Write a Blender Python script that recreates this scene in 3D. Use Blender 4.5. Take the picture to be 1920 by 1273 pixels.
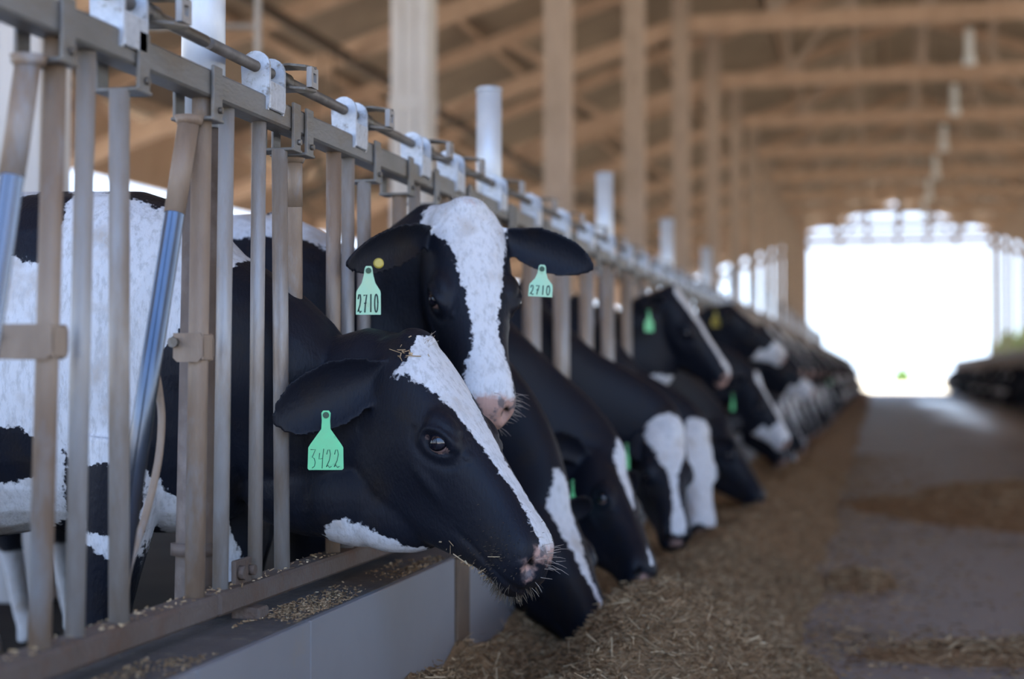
import bpy, math, random
import numpy as np
from mathutils import Vector, Matrix
from mathutils.bvhtree import BVHTree

# ------------------------------------------------------------------ scene, camera, light
for o in list(bpy.data.objects):
    bpy.data.objects.remove(o)
SC = bpy.context.scene
COL = SC.collection
SC.view_settings.view_transform = 'Standard'
SC.view_settings.look = 'None'
SC.view_settings.gamma = 1.0
SC.view_settings.use_curve_mapping = False
SC.view_settings.exposure = 0.0
SC.cycles.use_denoising = True
SC.cycles.max_bounces = 7
SC.cycles.diffuse_bounces = 4
SC.cycles.glossy_bounces = 3
SC.cycles.transmission_bounces = 2
SC.cycles.caustics_reflective = False
SC.cycles.sample_clamp_indirect = 6.0

FPX = 3100.0
YAW = math.radians(12.460)
PITCH = math.radians(1.2104)
CAMP = Vector((1.29, 0.0, 0.95))
cd = bpy.data.cameras.new('camera')
cd.sensor_width = 36.0
cd.lens = FPX / 1920 * 36.0
cd.clip_start = 0.05
cd.clip_end = 900
cd.dof.use_dof = True
cd.dof.focus_distance = 3.62
cd.dof.aperture_fstop = 1.85
cam = bpy.data.objects.new('camera', cd)
COL.objects.link(cam)
cam.location = CAMP
cam.rotation_euler = (math.radians(90) + PITCH, 0, YAW)
SC.camera = cam

W = bpy.data.worlds.new('sky')
SC.world = W
W.use_nodes = True
nt = W.node_tree
nt.nodes.clear()
tc = nt.nodes.new('ShaderNodeTexCoord')
sp = nt.nodes.new('ShaderNodeSeparateXYZ')
rp = nt.nodes.new('ShaderNodeValToRGB')
rp.color_ramp.elements[0].position = 0.0
rp.color_ramp.elements[0].color = (0.72, 0.86, 1.04, 1)
rp.color_ramp.elements[1].position = 0.55
rp.color_ramp.elements[1].color = (0.25, 0.49, 1.02, 1)
bg = nt.nodes.new('ShaderNodeBackground')
bg.inputs['Strength'].default_value = 3.3
wo = nt.nodes.new('ShaderNodeOutputWorld')
nt.links.new(tc.outputs['Generated'], sp.inputs[0])
nt.links.new(sp.outputs['Z'], rp.inputs[0])
nt.links.new(rp.outputs[0], bg.inputs['Color'])
nt.links.new(bg.outputs[0], wo.inputs[0])

sd = bpy.data.lights.new('sun', 'SUN')
sd.energy = 33.0
sd.angle = math.radians(1.0)
sd.color = (1.0, 0.93, 0.86)
sun = bpy.data.objects.new('sun', sd)
COL.objects.link(sun)
sun.location = (40, 20, 60)
sun.rotation_euler = Vector((-0.24, 0.10, -0.96)).to_track_quat('-Z', 'Y').to_euler()

RNG = np.random.default_rng(7)
random.seed(7)
PI = math.pi

# ------------------------------------------------------------------ materials
def _n(nt, kind, **kw):
    n = nt.nodes.new(kind)
    for k, v in kw.items():
        n.inputs[k].default_value = v
    return n

def mat(name, col, rough=0.6, metal=0.0, var=None, vscale=8.0, dirt=None, dscale=5.0, dlo=0.5, dhi=0.65,
        bump=0.0, bscale=80.0, stretch=(1, 1, 1), spec=0.5, rvar=0.0):
    m = bpy.data.materials.new(name)
    m.use_nodes = True
    nt = m.node_tree
    b = nt.nodes['Principled BSDF']
    L = nt.links
    b.inputs['Roughness'].default_value = rough
    b.inputs['Metallic'].default_value = metal
    b.inputs['Specular IOR Level'].default_value = spec
    tc = nt.nodes.new('ShaderNodeTexCoord')
    mp = nt.nodes.new('ShaderNodeMapping')
    mp.inputs['Scale'].default_value = stretch
    L.new(tc.outputs['Object'], mp.inputs[0])
    last = None
    if var is not None:
        n = _n(nt, 'ShaderNodeTexNoise', Scale=vscale, Detail=5.0, Roughness=0.6)
        L.new(mp.outputs[0], n.inputs['Vector'])
        r = nt.nodes.new('ShaderNodeValToRGB')
        r.color_ramp.elements[0].position = 0.35
        r.color_ramp.elements[1].position = 0.66
        r.color_ramp.elements[0].color = (*col, 1)
        r.color_ramp.elements[1].color = (*var, 1)
        L.new(n.outputs['Fac'], r.inputs[0])
        last = r.outputs[0]
        if rvar:
            mr = _n(nt, 'ShaderNodeMapRange')
            mr.inputs[3].default_value = max(0.02, rough - rvar)
            mr.inputs[4].default_value = rough + rvar
            L.new(n.outputs['Fac'], mr.inputs[0])
            L.new(mr.outputs[0], b.inputs['Roughness'])
    if dirt is not None:
        n = _n(nt, 'ShaderNodeTexNoise', Scale=dscale, Detail=6.0, Roughness=0.65)
        L.new(mp.outputs[0], n.inputs['Vector'])
        r = nt.nodes.new('ShaderNodeValToRGB')
        r.color_ramp.elements[0].position = dlo
        r.color_ramp.elements[1].position = dhi
        L.new(n.outputs['Fac'], r.inputs[0])
        mx = nt.nodes.new('ShaderNodeMix')
        mx.data_type = 'RGBA'
        L.new(r.outputs[0], mx.inputs[0])
        if last is not None:
            L.new(last, mx.inputs[6])
        else:
            mx.inputs[6].default_value = (*col, 1)
        mx.inputs[7].default_value = (*dirt, 1)
        last = mx.outputs[2]
    if last is not None:
        L.new(last, b.inputs['Base Color'])
    else:
        b.inputs['Base Color'].default_value = (*col, 1)
    if bump:
        n = _n(nt, 'ShaderNodeTexNoise', Scale=bscale, Detail=4.0)
        L.new(mp.outputs[0], n.inputs['Vector'])
        bp = _n(nt, 'ShaderNodeBump', Strength=bump, Distance=0.01)
        L.new(n.outputs['Fac'], bp.inputs['Height'])
        L.new(bp.outputs[0], b.inputs['Normal'])
    return m

M = {}
M['galv'] = mat('galvanised pipe', (0.35, 0.345, 0.345), 0.45, 0.2, var=(0.29, 0.25, 0.215), vscale=11, dirt=(0.215, 0.155, 0.105), dscale=8, dlo=0.47, dhi=0.70, bump=0.15, bscale=160, stretch=(1, 1, 0.25))
M['worn'] = mat('worn pipe', (0.31, 0.235, 0.175), 0.55, 0.1, var=(0.22, 0.15, 0.105), vscale=12, dirt=(0.33, 0.34, 0.36), dscale=9, dlo=0.52, dhi=0.7, bump=0.2, bscale=180, stretch=(1, 1, 0.3))
M['steel'] = mat('polished steel', (0.15, 0.185, 0.25), 0.26, 0.85, var=(0.085, 0.105, 0.14), vscale=6, dirt=(0.15, 0.115, 0.09), dscale=4, dlo=0.5, dhi=0.75, stretch=(1, 1, 0.2))
M['rail'] = mat('grey rail steel', (0.20, 0.195, 0.19), 0.5, 0.2, var=(0.145, 0.135, 0.12), vscale=9, dirt=(0.15, 0.115, 0.08), dscale=14, dlo=0.52, dhi=0.75, bump=0.15, bscale=140, stretch=(1, 0.3, 1))
M['foot'] = mat('stained post foot', (0.16, 0.125, 0.105), 0.65, 0.05, var=(0.11, 0.08, 0.065), vscale=9, dirt=(0.22, 0.18, 0.16), dscale=7, dlo=0.52, dhi=0.7)
M['rod'] = mat('operating rod', (0.15, 0.13, 0.115), 0.5, 0.2, var=(0.10, 0.085, 0.07), vscale=12, dirt=(0.2, 0.18, 0.16), dscale=9, dlo=0.5, dhi=0.7)
M['rust'] = mat('rusty rail', (0.115, 0.08, 0.06), 0.75, 0.05, var=(0.14, 0.11, 0.095), vscale=7, dirt=(0.13, 0.06, 0.03), dscale=5, dlo=0.5, dhi=0.7, bump=0.4, bscale=90)
M['zinc'] = mat('bright zinc plate', (0.52, 0.55, 0.60), 0.42, 0.25, var=(0.40, 0.43, 0.48), vscale=60, dirt=(0.22, 0.20, 0.18), dscale=45, dlo=0.56, dhi=0.7)
M['dark'] = mat('dark latch steel', (0.16, 0.14, 0.12), 0.45, 0.45, var=(0.09, 0.075, 0.06), vscale=20, dirt=(0.3, 0.29, 0.27), dscale=14, dlo=0.55, dhi=0.75)
M['post'] = mat('silver post', (0.60, 0.635, 0.68), 0.42, 0.25, var=(0.52, 0.55, 0.6), vscale=18, dirt=(0.36, 0.31, 0.27), dscale=6, dlo=0.6, dhi=0.8, stretch=(1, 1, 0.5))
M['wood'] = mat('barn timber', (0.54, 0.385, 0.29), 0.75, 0, var=(0.45, 0.315, 0.235), vscale=3, dirt=(0.38, 0.26, 0.18), dscale=2.0, dlo=0.55, dhi=0.8, stretch=(1, 1, 0.3), spec=0.2)
M['column_grey'] = mat('grey column timber', (0.58, 0.56, 0.55), 0.75, 0, var=(0.50, 0.475, 0.46), vscale=4, dirt=(0.40, 0.35, 0.31), dscale=3, dlo=0.55, dhi=0.8, stretch=(1, 1, 0.3), spec=0.2)  # paler, greyer timber colour, used on the nearest left columns
M['column'] = mat('column timber', (0.47, 0.375, 0.315), 0.75, 0, var=(0.38, 0.30, 0.25), vscale=4, dirt=(0.27, 0.21, 0.16), dscale=3, dlo=0.55, dhi=0.8, stretch=(1, 1, 0.3), spec=0.2)
M['roof'] = mat('roof underside', (0.33, 0.25, 0.19), 0.8, 0, var=(0.235, 0.18, 0.14), vscale=1.2, spec=0.15)
M['runner'] = mat('dark runner', (0.05, 0.032, 0.022), 0.7, spec=0.2)
M['floor'] = mat('alley concrete', (0.20, 0.180, 0.178), 0.58, 0, var=(0.25, 0.22, 0.205), vscale=1.3, dirt=(0.10, 0.075, 0.05), dscale=0.9, dlo=0.52, dhi=0.72, bump=0.25, bscale=30, rvar=0.18, spec=0.35)
_nt = M['floor'].node_tree                         # a wet streak far down the alley
_b = _nt.nodes['Principled BSDF']
_tc = _nt.nodes.new('ShaderNodeTexCoord')
_mp = _nt.nodes.new('ShaderNodeMapping'); _mp.inputs['Scale'].default_value = (0.55, 0.05, 1)
_nz = _n(_nt, 'ShaderNodeTexNoise', Scale=1.6, Detail=3.0)
_sx = _nt.nodes.new('ShaderNodeSeparateXYZ')
_nt.links.new(_tc.outputs['Object'], _mp.inputs[0]); _nt.links.new(_mp.outputs[0], _nz.inputs['Vector']); _nt.links.new(_tc.outputs['Object'], _sx.inputs[0])
def _m(op, a, b_):
    q = _nt.nodes.new('ShaderNodeMath'); q.operation = op
    for i, v in enumerate((a, b_)):
        if isinstance(v, (int, float)): q.inputs[i].default_value = v
        else: _nt.links.new(v, q.inputs[i])
    return q.outputs[0]
_d = _m('SUBTRACT', 1.0, _m('ADD', _m('POWER', _m('MULTIPLY', _m('SUBTRACT', _sx.outputs[0], 3.15), 0.95), 2.0), _m('POWER', _m('MULTIPLY', _m('SUBTRACT', _sx.outputs[1], 46.0), 0.034), 2.0)))
_w = _nt.nodes.new('ShaderNodeMapRange'); _w.interpolation_type = 'SMOOTHSTEP'
_w.inputs[1].default_value = 0.1; _w.inputs[2].default_value = 1.0
_nt.links.new(_m('ADD', _d, _m('MULTIPLY', _m('SUBTRACT', _nz.outputs['Fac'], 0.5), 1.6)), _w.inputs[0])
_old = _b.inputs['Roughness'].links[0].from_socket
_x = _nt.nodes.new('ShaderNodeMix'); _x.data_type = 'FLOAT'
_nt.links.new(_w.outputs[0], _x.inputs[0]); _nt.links.new(_old, _x.inputs[2]); _x.inputs[3].default_value = 0.30
_nt.links.new(_x.outputs[0], _b.inputs['Roughness'])
M['cowfloor'] = mat('cow alley concrete', (0.035, 0.03, 0.027), 0.9, 0, var=(0.022, 0.018, 0.016), vscale=2, bump=0.5, bscale=20, spec=0.06)
M['ledge'] = mat('curb ledge', (0.115, 0.10, 0.095), 0.8, 0, var=(0.075, 0.065, 0.06), vscale=10, dirt=(0.2, 0.17, 0.12), dscale=22, dlo=0.58, dhi=0.7, bump=0.5, bscale=60)
M['panel'] = mat('curb lining', (0.235, 0.23, 0.24), 0.45, 0, var=(0.205, 0.20, 0.21), vscale=2.2, dirt=(0.26, 0.21, 0.16), dscale=4, dlo=0.64, dhi=0.8)
M['stain'] = mat('brown stain', (0.14, 0.09, 0.055), 0.7, 0, var=(0.09, 0.06, 0.04), vscale=9)
M['ground'] = mat('outside ground', (0.47, 0.40, 0.33), 0.95, 0, var=(0.40, 0.38, 0.27), vscale=0.06, spec=0.05)
M['leaf'] = mat('foliage', (0.16, 0.26, 0.07), 0.8, 0, var=(0.10, 0.18, 0.045), vscale=3, spec=0.1)
M['bark'] = mat('bark', (0.14, 0.1, 0.07), 0.9)
M['tag_green'] = mat('green tag plastic', (0.14, 0.68, 0.30), 0.4, 0, var=(0.17, 0.60, 0.27), vscale=26, dirt=(0.10, 0.33, 0.15), dscale=34, dlo=0.6, dhi=0.8)
M['tag_pale'] = mat('pale green tag plastic', (0.36, 0.66, 0.44), 0.4, 0, var=(0.42, 0.64, 0.40), vscale=26, dirt=(0.3, 0.42, 0.2), dscale=40, dlo=0.62, dhi=0.8)
M['tag_yellow'] = mat('yellow tag plastic', (0.55, 0.42, 0.06), 0.45, 0, var=(0.45, 0.36, 0.09), vscale=20)
M['rivet'] = mat('tag rivet', (0.02, 0.07, 0.03), 0.5)
M['ink'] = mat('marker ink', (0.012, 0.03, 0.025), 0.6)
M['ink_faded'] = mat('faded marker ink', (0.022, 0.10, 0.06), 0.6)
M['eyeball'] = mat('eyeball', (0.26, 0.18, 0.175), 0.12, spec=0.6)
M['iris'] = mat('iris', (0.006, 0.006, 0.012), 0.06, spec=0.8)
M['whisker'] = mat('whisker', (0.11, 0.08, 0.05), 0.6)
M['whisker_pale'] = mat('pale whisker', (0.45, 0.38, 0.32), 0.6)
M['lamp'] = mat('lamp shell', (0.72, 0.76, 0.80), 0.35, 0.1)
M['fan'] = mat('fan housing', (0.16, 0.12, 0.085), 0.6, 0.2)

def feed_mat(name, cols):
    m = bpy.data.materials.new(name)
    m.use_nodes = True
    nt = m.node_tree
    b = nt.nodes['Principled BSDF']
    b.inputs['Roughness'].default_value = 0.85
    b.inputs['Specular IOR Level'].default_value = 0.2
    a = nt.nodes.new('ShaderNodeAttribute')
    a.attribute_name = 'tone'
    r = nt.nodes.new('ShaderNodeValToRGB')
    els = r.color_ramp.elements
    for i, c in enumerate(cols):
        e = els[i] if i < 2 else els.new(0.5)
        e.color = (*c, 1)
    for i, e in enumerate(els):
        e.position = i / (len(cols) - 1)
    for i, c in enumerate(cols):
        els[i].color = (*c, 1)
    nt.links.new(a.outputs['Fac'], r.inputs[0])
    nt.links.new(r.outputs[0], b.inputs['Base Color'])
    return m
M['strand'] = feed_mat('chopped feed strands', [(0.085, 0.048, 0.026), (0.24, 0.15, 0.08), (0.39, 0.265, 0.15), (0.66, 0.50, 0.31)])
M['silage'] = mat('silage bed', (0.18, 0.107, 0.055), 0.9, 0, var=(0.275, 0.175, 0.095), vscale=26, dirt=(0.30, 0.235, 0.15), dscale=60, dlo=0.55, dhi=0.7, bump=1.0, bscale=70, spec=0.15)

def cow_mat():
    m = bpy.data.materials.new('cow coat')
    m.use_nodes = True
    nt = m.node_tree
    L = nt.links
    b = nt.nodes['Principled BSDF']
    tc = nt.nodes.new('ShaderNodeTexCoord')
    n1 = _n(nt, 'ShaderNodeTexNoise', Scale=85.0, Detail=3.0)
    n2 = _n(nt, 'ShaderNodeTexNoise', Scale=22.0, Detail=2.0)
    for n in (n1, n2):
        L.new(tc.outputs['Object'], n.inputs['Vector'])
    def attr(s):
        a = nt.nodes.new('ShaderNodeAttribute')
        a.attribute_name = s
        return a.outputs['Fac']
    def math_(op, a, bb):
        q = nt.nodes.new('ShaderNodeMath')
        q.operation = op
        for i, v in enumerate((a, bb)):
            if isinstance(v, (int, float)):
                q.inputs[i].default_value = v
            else:
                L.new(v, q.inputs[i])
        return q.outputs[0]
    j = math_('ADD', math_('MULTIPLY', math_('SUBTRACT', n1.outputs['Fac'], 0.5), 0.030), math_('MULTIPLY', math_('SUBTRACT', n2.outputs['Fac'], 0.5), 0.030))
    def step(v, w):
        mr = nt.nodes.new('ShaderNodeMapRange')
        mr.interpolation_type = 'SMOOTHSTEP'
        mr.inputs[1].default_value = -w
        mr.inputs[2].default_value = w
        L.new(v, mr.inputs[0])
        return mr.outputs[0]
    fw = step(math_('ADD', attr('white'), j), 0.0035)
    fp = step(math_('ADD', attr('pink'), j), 0.012)
    def mix(f, a, bb):
        x = nt.nodes.new('ShaderNodeMix')
        x.data_type = 'RGBA'
        L.new(f, x.inputs[0])
        for i, v in ((6, a), (7, bb)):
            if isinstance(v, tuple):
                x.inputs[i].default_value = (*v, 1)
            else:
                L.new(v, x.inputs[i])
        return x.outputs[2]
    n3 = _n(nt, 'ShaderNodeTexNoise', Scale=9.0, Detail=5.0)
    L.new(tc.outputs['Object'], n3.inputs['Vector'])
    dirtf = step(math_('SUBTRACT', n3.outputs['Fac'], 0.63), 0.12)
    blk = mix(dirtf, (0.0075, 0.009, 0.0155), (0.014, 0.0115, 0.012))
    wht = mix(dirtf, (0.66, 0.665, 0.69), (0.46, 0.41, 0.37))
    n5 = _n(nt, 'ShaderNodeTexNoise', Scale=48.0, Detail=5.0, Roughness=0.7)
    mp5 = nt.nodes.new('ShaderNodeMapping')
    mp5.inputs['Scale'].default_value = (1.6, 1.6, 0.5)
    L.new(tc.outputs['Object'], mp5.inputs[0])
    L.new(mp5.outputs[0], n5.inputs['Vector'])
    wht = mix(step(math_('SUBTRACT', n5.outputs['Fac'], 0.56), 0.12), wht, (0.50, 0.50, 0.51))
    c = mix(fw, blk, wht)
    n4 = _n(nt, 'ShaderNodeTexNoise', Scale=34.0, Detail=3.0)
    L.new(tc.outputs['Object'], n4.inputs['Vector'])
    spot = step(math_('SUBTRACT', n4.outputs['Fac'], 0.55), 0.05)
    c = mix(fp, c, mix(spot, (0.47, 0.29, 0.24), (0.17, 0.135, 0.135)))
    c = mix(attr('nostril'), c, (0.004, 0.003, 0.003))
    L.new(c, b.inputs['Base Color'])
    b.inputs['Roughness'].default_value = 0.5
    b.inputs['Specular IOR Level'].default_value = 0.2
    mp = nt.nodes.new('ShaderNodeMapping')
    mp.inputs['Scale'].default_value = (1, 1, 0.4)
    L.new(tc.outputs['Object'], mp.inputs[0])
    nb = _n(nt, 'ShaderNodeTexNoise', Scale=170.0, Detail=3.0)
    L.new(mp.outputs[0], nb.inputs['Vector'])
    bp = _n(nt, 'ShaderNodeBump', Strength=0.28, Distance=0.006)
    L.new(nb.outputs['Fac'], bp.inputs['Height'])
    L.new(bp.outputs[0], b.inputs['Normal'])
    return m
M['coat'] = cow_mat()

# ------------------------------------------------------------------ mesh helpers
class MB:
    """collects shapes, builds ONE mesh object"""
    def __init__(s):
        s.v = []; s.f = []; s.sm = []
    def add(s, vs, fs, smooth=False):
        b = len(s.v)
        s.v.extend([tuple(map(float, p)) for p in vs])
        s.f.extend([tuple(b + i for i in f) for f in fs])
        s.sm.extend([smooth] * len(fs))
        return s
    def box(s, lo, hi, rot=None, bev=0.0):
        lo = np.array(lo, float); hi = np.array(hi, float)
        if bev:
            c = (lo + hi) / 2; h = (hi - lo) / 2; vs = []; bb = min(bev, h.min() * 0.9)
            # chamfered box: an octagonal outline in every direction
            for sx in (-1, 1):
                for sy in (-1, 1):
                    for sz in (-1, 1):
                        sg = np.array((sx, sy, sz))
                        for ax in range(3):
                            q = h - bb; q = q.copy(); q[ax] = h[ax]
                            vs.append(c + sg * q)
            ix = lambda sx, sy, sz, ax: ((sx > 0) * 4 + (sy > 0) * 2 + (sz > 0)) * 3 + ax
            fs = []
            for ax in range(3):
                o = [a for a in range(3) if a != ax]
                for sg in (-1, 1):
                    q = []
                    for a, b_ in ((-1, -1), (1, -1), (1, 1), (-1, 1)):
                        t = [0, 0, 0]; t[ax] = sg; t[o[0]] = a; t[o[1]] = b_
                        q.append(ix(*t, ax))
                    fs.append(q)
            for ax in range(3):
                o = [a for a in range(3) if a != ax]
                for a in (-1, 1):
                    for b_ in (-1, 1):
                        q = []
                        for e, w in ((-1, o[0]), (1, o[0]), (1, o[1]), (-1, o[1])):
                            t = [0, 0, 0]; t[ax] = e; t[o[0]] = a; t[o[1]] = b_
                            q.append(ix(*t, w))
                        fs.append(q)
            for sx in (-1, 1):
                for sy in (-1, 1):
                    for sz in (-1, 1):
                        fs.append([ix(sx, sy, sz, a) for a in range(3)])
        else:
            vs = [(x, y, z) for x in (lo[0], hi[0]) for y in (lo[1], hi[1]) for z in (lo[2], hi[2])]
            fs = [(0, 1, 3, 2), (4, 6, 7, 5), (0, 4, 5, 1), (2, 3, 7, 6), (0, 2, 6, 4), (1, 5, 7, 3)]
        if rot is not None:
            c = (lo + hi) / 2
            vs = [tuple(np.array(rot) @ (np.array(p) - c) + c) for p in vs]
        return s.add(vs, fs)
    def beam(s, a, b, w, h, up=(0, 0, 1)):
        """a rectangular bar from a to b, w across, h along up"""
        a = np.array(a, float); b = np.array(b, float)
        d = (b - a) / np.linalg.norm(b - a)
        u = np.array(up, float); u = u - d * (u @ d); u /= np.linalg.norm(u)
        r = np.cross(d, u)
        vs = []
        for p in (a, b):
            for i, j in ((-1, -1), (1, -1), (1, 1), (-1, 1)):
                vs.append(p + r * i * w / 2 + u * j * h / 2)
        return s.add(vs, [(0, 3, 2, 1), (4, 5, 6, 7), (0, 1, 5, 4), (1, 2, 6, 5), (2, 3, 7, 6), (3, 0, 4, 7)])
    def tube(s, pts, r, n=12, caps=True):
        pts = [np.array(p, float) for p in pts]
        rs = r if hasattr(r, '__len__') else [r] * len(pts)
        rings = []
        u = None
        for i, p in enumerate(pts):
            d = pts[min(i + 1, len(pts) - 1)] - pts[max(i - 1, 0)]
            d /= max(1e-9, np.linalg.norm(d))
            if u is None:
                u = np.array((1.0, 0, 0)) if abs(d[0]) < 0.8 else np.array((0, 1.0, 0))
            u = u - d * (u @ d); u /= np.linalg.norm(u)
            w = np.cross(d, u)
            rings.append([p + rs[i] * (u * math.cos(2 * PI * k / n) + w * math.sin(2 * PI * k / n)) for k in range(n)])
        return s.loft(rings, caps, True)
    def loft(s, rings, caps=True, smooth=True):
        n = len(rings[0]); vs = [p for r in rings for p in r]; fs = []
        for i in range(len(rings) - 1):
            for k in range(n):
                fs.append((i * n + k, i * n + (k + 1) % n, (i + 1) * n + (k + 1) % n, (i + 1) * n + k))
        s.add(vs, fs, smooth)
        if caps:
            b = len(s.v) - len(vs)
            s.f.append(tuple(b + k for k in range(n))[::-1]); s.sm.append(False)
            e = b + (len(rings) - 1) * n
            s.f.append(tuple(e + k for k in range(n))); s.sm.append(False)
        return s
    def prism(s, poly, fn, t, smooth=False):
        """poly (u,v) outline extruded to thickness t; fn(u,v,w) -> point"""
        n = len(poly)
        vs = [fn(u, v, -t / 2) for u, v in poly] + [fn(u, v, t / 2) for u, v in poly]
        fs = [tuple(range(n))[::-1], tuple(range(n, 2 * n))] + [(i, (i + 1) % n, n + (i + 1) % n, n + i) for i in range(n)]
        return s.add(vs, fs, smooth)
    def sphere(s, c, r, nu=14, nv=9):
        c = np.array(c, float); r = np.array(r if hasattr(r, '__len__') else (r, r, r), float)
        rings = []
        for i in range(1, nv):
            a = PI * i / nv
            rings.append([c + r * np.array((math.sin(a) * math.cos(2 * PI * k / nu), math.sin(a) * math.sin(2 * PI * k / nu), math.cos(a))) for k in range(nu)])
        return s.loft(rings, True, True)
    def build(s, name, m, parent=None, loc=None):
        me = bpy.data.meshes.new(name)
        V = np.array(s.v)
        if loc is not None:
            V = V - np.array(loc, float)
        me.from_pydata(V.tolist(), [], s.f)
        me.polygons.foreach_set('use_smooth', s.sm)
        me.materials.append(m)
        me.update()
        o = bpy.data.objects.new(name, me)
        COL.objects.link(o)
        if parent is not None:
            o.parent = parent
        if loc is not None and parent is None:
            o.location = loc
        return o

def empty(name, loc):
    o = bpy.data.objects.new(name, None)
    o.location = loc
    o.empty_display_size = 0.1
    COL.objects.link(o)
    return o
def tag(o, label, cat, group=None, kind=None):
    o['label'] = label; o['category'] = cat
    if group: o['group'] = group
    if kind: o['kind'] = kind
    return o
def struct(o):
    o['kind'] = 'structure'
    return o
def copy_tree(o, parent=None):
    c = o.copy(); COL.objects.link(c)
    if parent is not None:
        c.parent = parent
    for ch in list(o.children):
        copy_tree(ch, c)
    return c
def P_(b, m, name, root, off):
    """build a part under root whose shapes were given in world coordinates"""
    return b.build(name, m, root, off)

# ------------------------------------------------------------------ the place: ground, floor, roof
Y0, Y1 = -3.0, 90.0
RX, RZ, RS = 2.3, 10.2, 0.33                     # ridge line and roof slope
XL, XR = -11.6, 16.2
roofz = lambda x: RZ - RS * abs(x - RX)

g = MB(); g.box((-400, -200, -0.30), (400, 700, -0.06))
struct(g.build('ground_outside', M['ground']))
f = MB(); f.box((0.15, Y0 - 6, -0.06), (4.95, Y1, 0.0))
struct(f.build('floor', M['floor']))
f = MB(); f.box((XL, Y0 - 6, -0.06), (-0.16, Y1, -0.002))
struct(f.build('floor_left', M['cowfloor']))
f = MB(); f.box((5.26, Y0 - 6, -0.06), (XR, Y1, -0.002))
struct(f.build('floor_right', M['cowfloor']))

r = MB()
for sx, xe in ((-1, XL - 0.5), (1, XR + 0.5)):
    n = 40
    r.add([(RX, Y0, RZ), (RX, Y1 + 1, RZ), (xe, Y1 + 1, roofz(xe)), (xe, Y0, roofz(xe)),
           (RX, Y0, RZ + 0.08), (RX, Y1 + 1, RZ + 0.08), (xe, Y1 + 1, roofz(xe) + 0.08), (xe, Y0, roofz(xe) + 0.08)],
          [(0, 1, 2, 3), (7, 6, 5, 4), (0, 4, 5, 1), (3, 2, 6, 7), (0, 3, 7, 4), (1, 5, 6, 2)])
roof = struct(r.build('ceiling', M['roof']))
k = 0
for x in np.arange(XL + 0.4, XR, 2.55):
    z = roofz(x) - 0.07
    b = MB(); b.beam((x, Y0, z), (x, Y1 + 0.9, z), 0.05, 0.10)
    k += 1
    struct(b.build('trim_%d' % k, M['wood']))

# feed curbs under the two fences
def curb(name, x0, x1, face):
    b = MB(); b.box((x0, Y0, -0.05), (x1, Y1, 0.452))
    c = struct(b.build(name, M['ledge']))
    return c
curb('wall_left', -0.16, 0.150, 1)
curb('wall_right', 4.95, 5.26, -1)
# smooth lining boards on the alley side of the left curb, with narrow seams
seams = [Y0, -0.6, 1.1, 2.62, 3.19, 4.36]
k = 0
for a, c in zip(seams, seams[1:]):
    b = MB(); b.box((0.1505, a + 0.002, 0.0), (0.168, c - 0.002, 0.4515), bev=0.002)
    k += 1
    o = struct(b.build('baseboard_left_%d' % k, M['panel']))
b = MB(); b.box((0.1505, 4.362, 0.0), (0.176, 4.50, 0.448), bev=0.004)
struct(b.build('baseboard_left_%d' % (k + 1), M['stain']))
for i in range(12):
    a = 4.504 + i * 7.1
    b = MB(); b.box((0.1505, a, 0.0), (0.168, a + 7.096, 0.4515), bev=0.002)
    struct(b.build('baseboard_left_%d' % (k + 2 + i), M['panel']))

# ------------------------------------------------------------------ timber columns, trusses
TY = [6.4 + 6.05 * i for i in range(-1, 14)]
XC_L, XC_R = -2.25, 6.85
def column(x, y, label, group=None, m='column'):
    e = empty('barn_column', (x, y, 0))
    b = MB()
    for dx in (-0.1, 0.0, 0.1):                                   # three plies bolted together
        b.box((x + dx - 0.0475, y - 0.14, 0.0), (x + dx + 0.0475, y + 0.14, roofz(x) - 0.16), bev=0.006)
    P_(b, M[m], 'ply_post', e, (x, y, 0))
    b = MB(); b.box((x - 0.155, y - 0.150, 3.00), (x + 0.155, y + 0.150, 3.12), bev=0.006)
    P_(b, M[m], 'splice_band', e, (x, y, 0))
    tag(e, label, 'column', group)
    return e
nth = ['first', 'second', 'third', 'fourth', 'fifth', 'sixth', 'seventh']
for i, y in enumerate(TY):
    if i == 0: lab, gr = None, None
    elif i == 1: lab, gr = 'thick grey timber column at the left picture edge, partly hidden behind nearest fence bars', None
    elif i == 2: lab, gr = 'wide timber column with pale grey face rising left of the first free standing silver post', None
    elif i == 3: lab, gr = 'brown timber column rising just left of the second free standing silver post', None
    elif i == 4: lab, gr = 'brown timber column standing right of the second free standing silver post', None
    elif i == 5: lab, gr = 'brown timber column that carries the left end of the topmost level tie beam', None
    else: lab, gr = 'distant brown timber column closing up in the blurred left colonnade', 'distant columns of the left colonnade'
    if lab: column(XC_L, y, lab, gr, 'column_grey' if i < 3 else 'column')
    if y > 30:
        column(XC_R, y, 'distant dark timber column of the right colonnade by the bright barn end', 'columns of the right colonnade')

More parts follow.
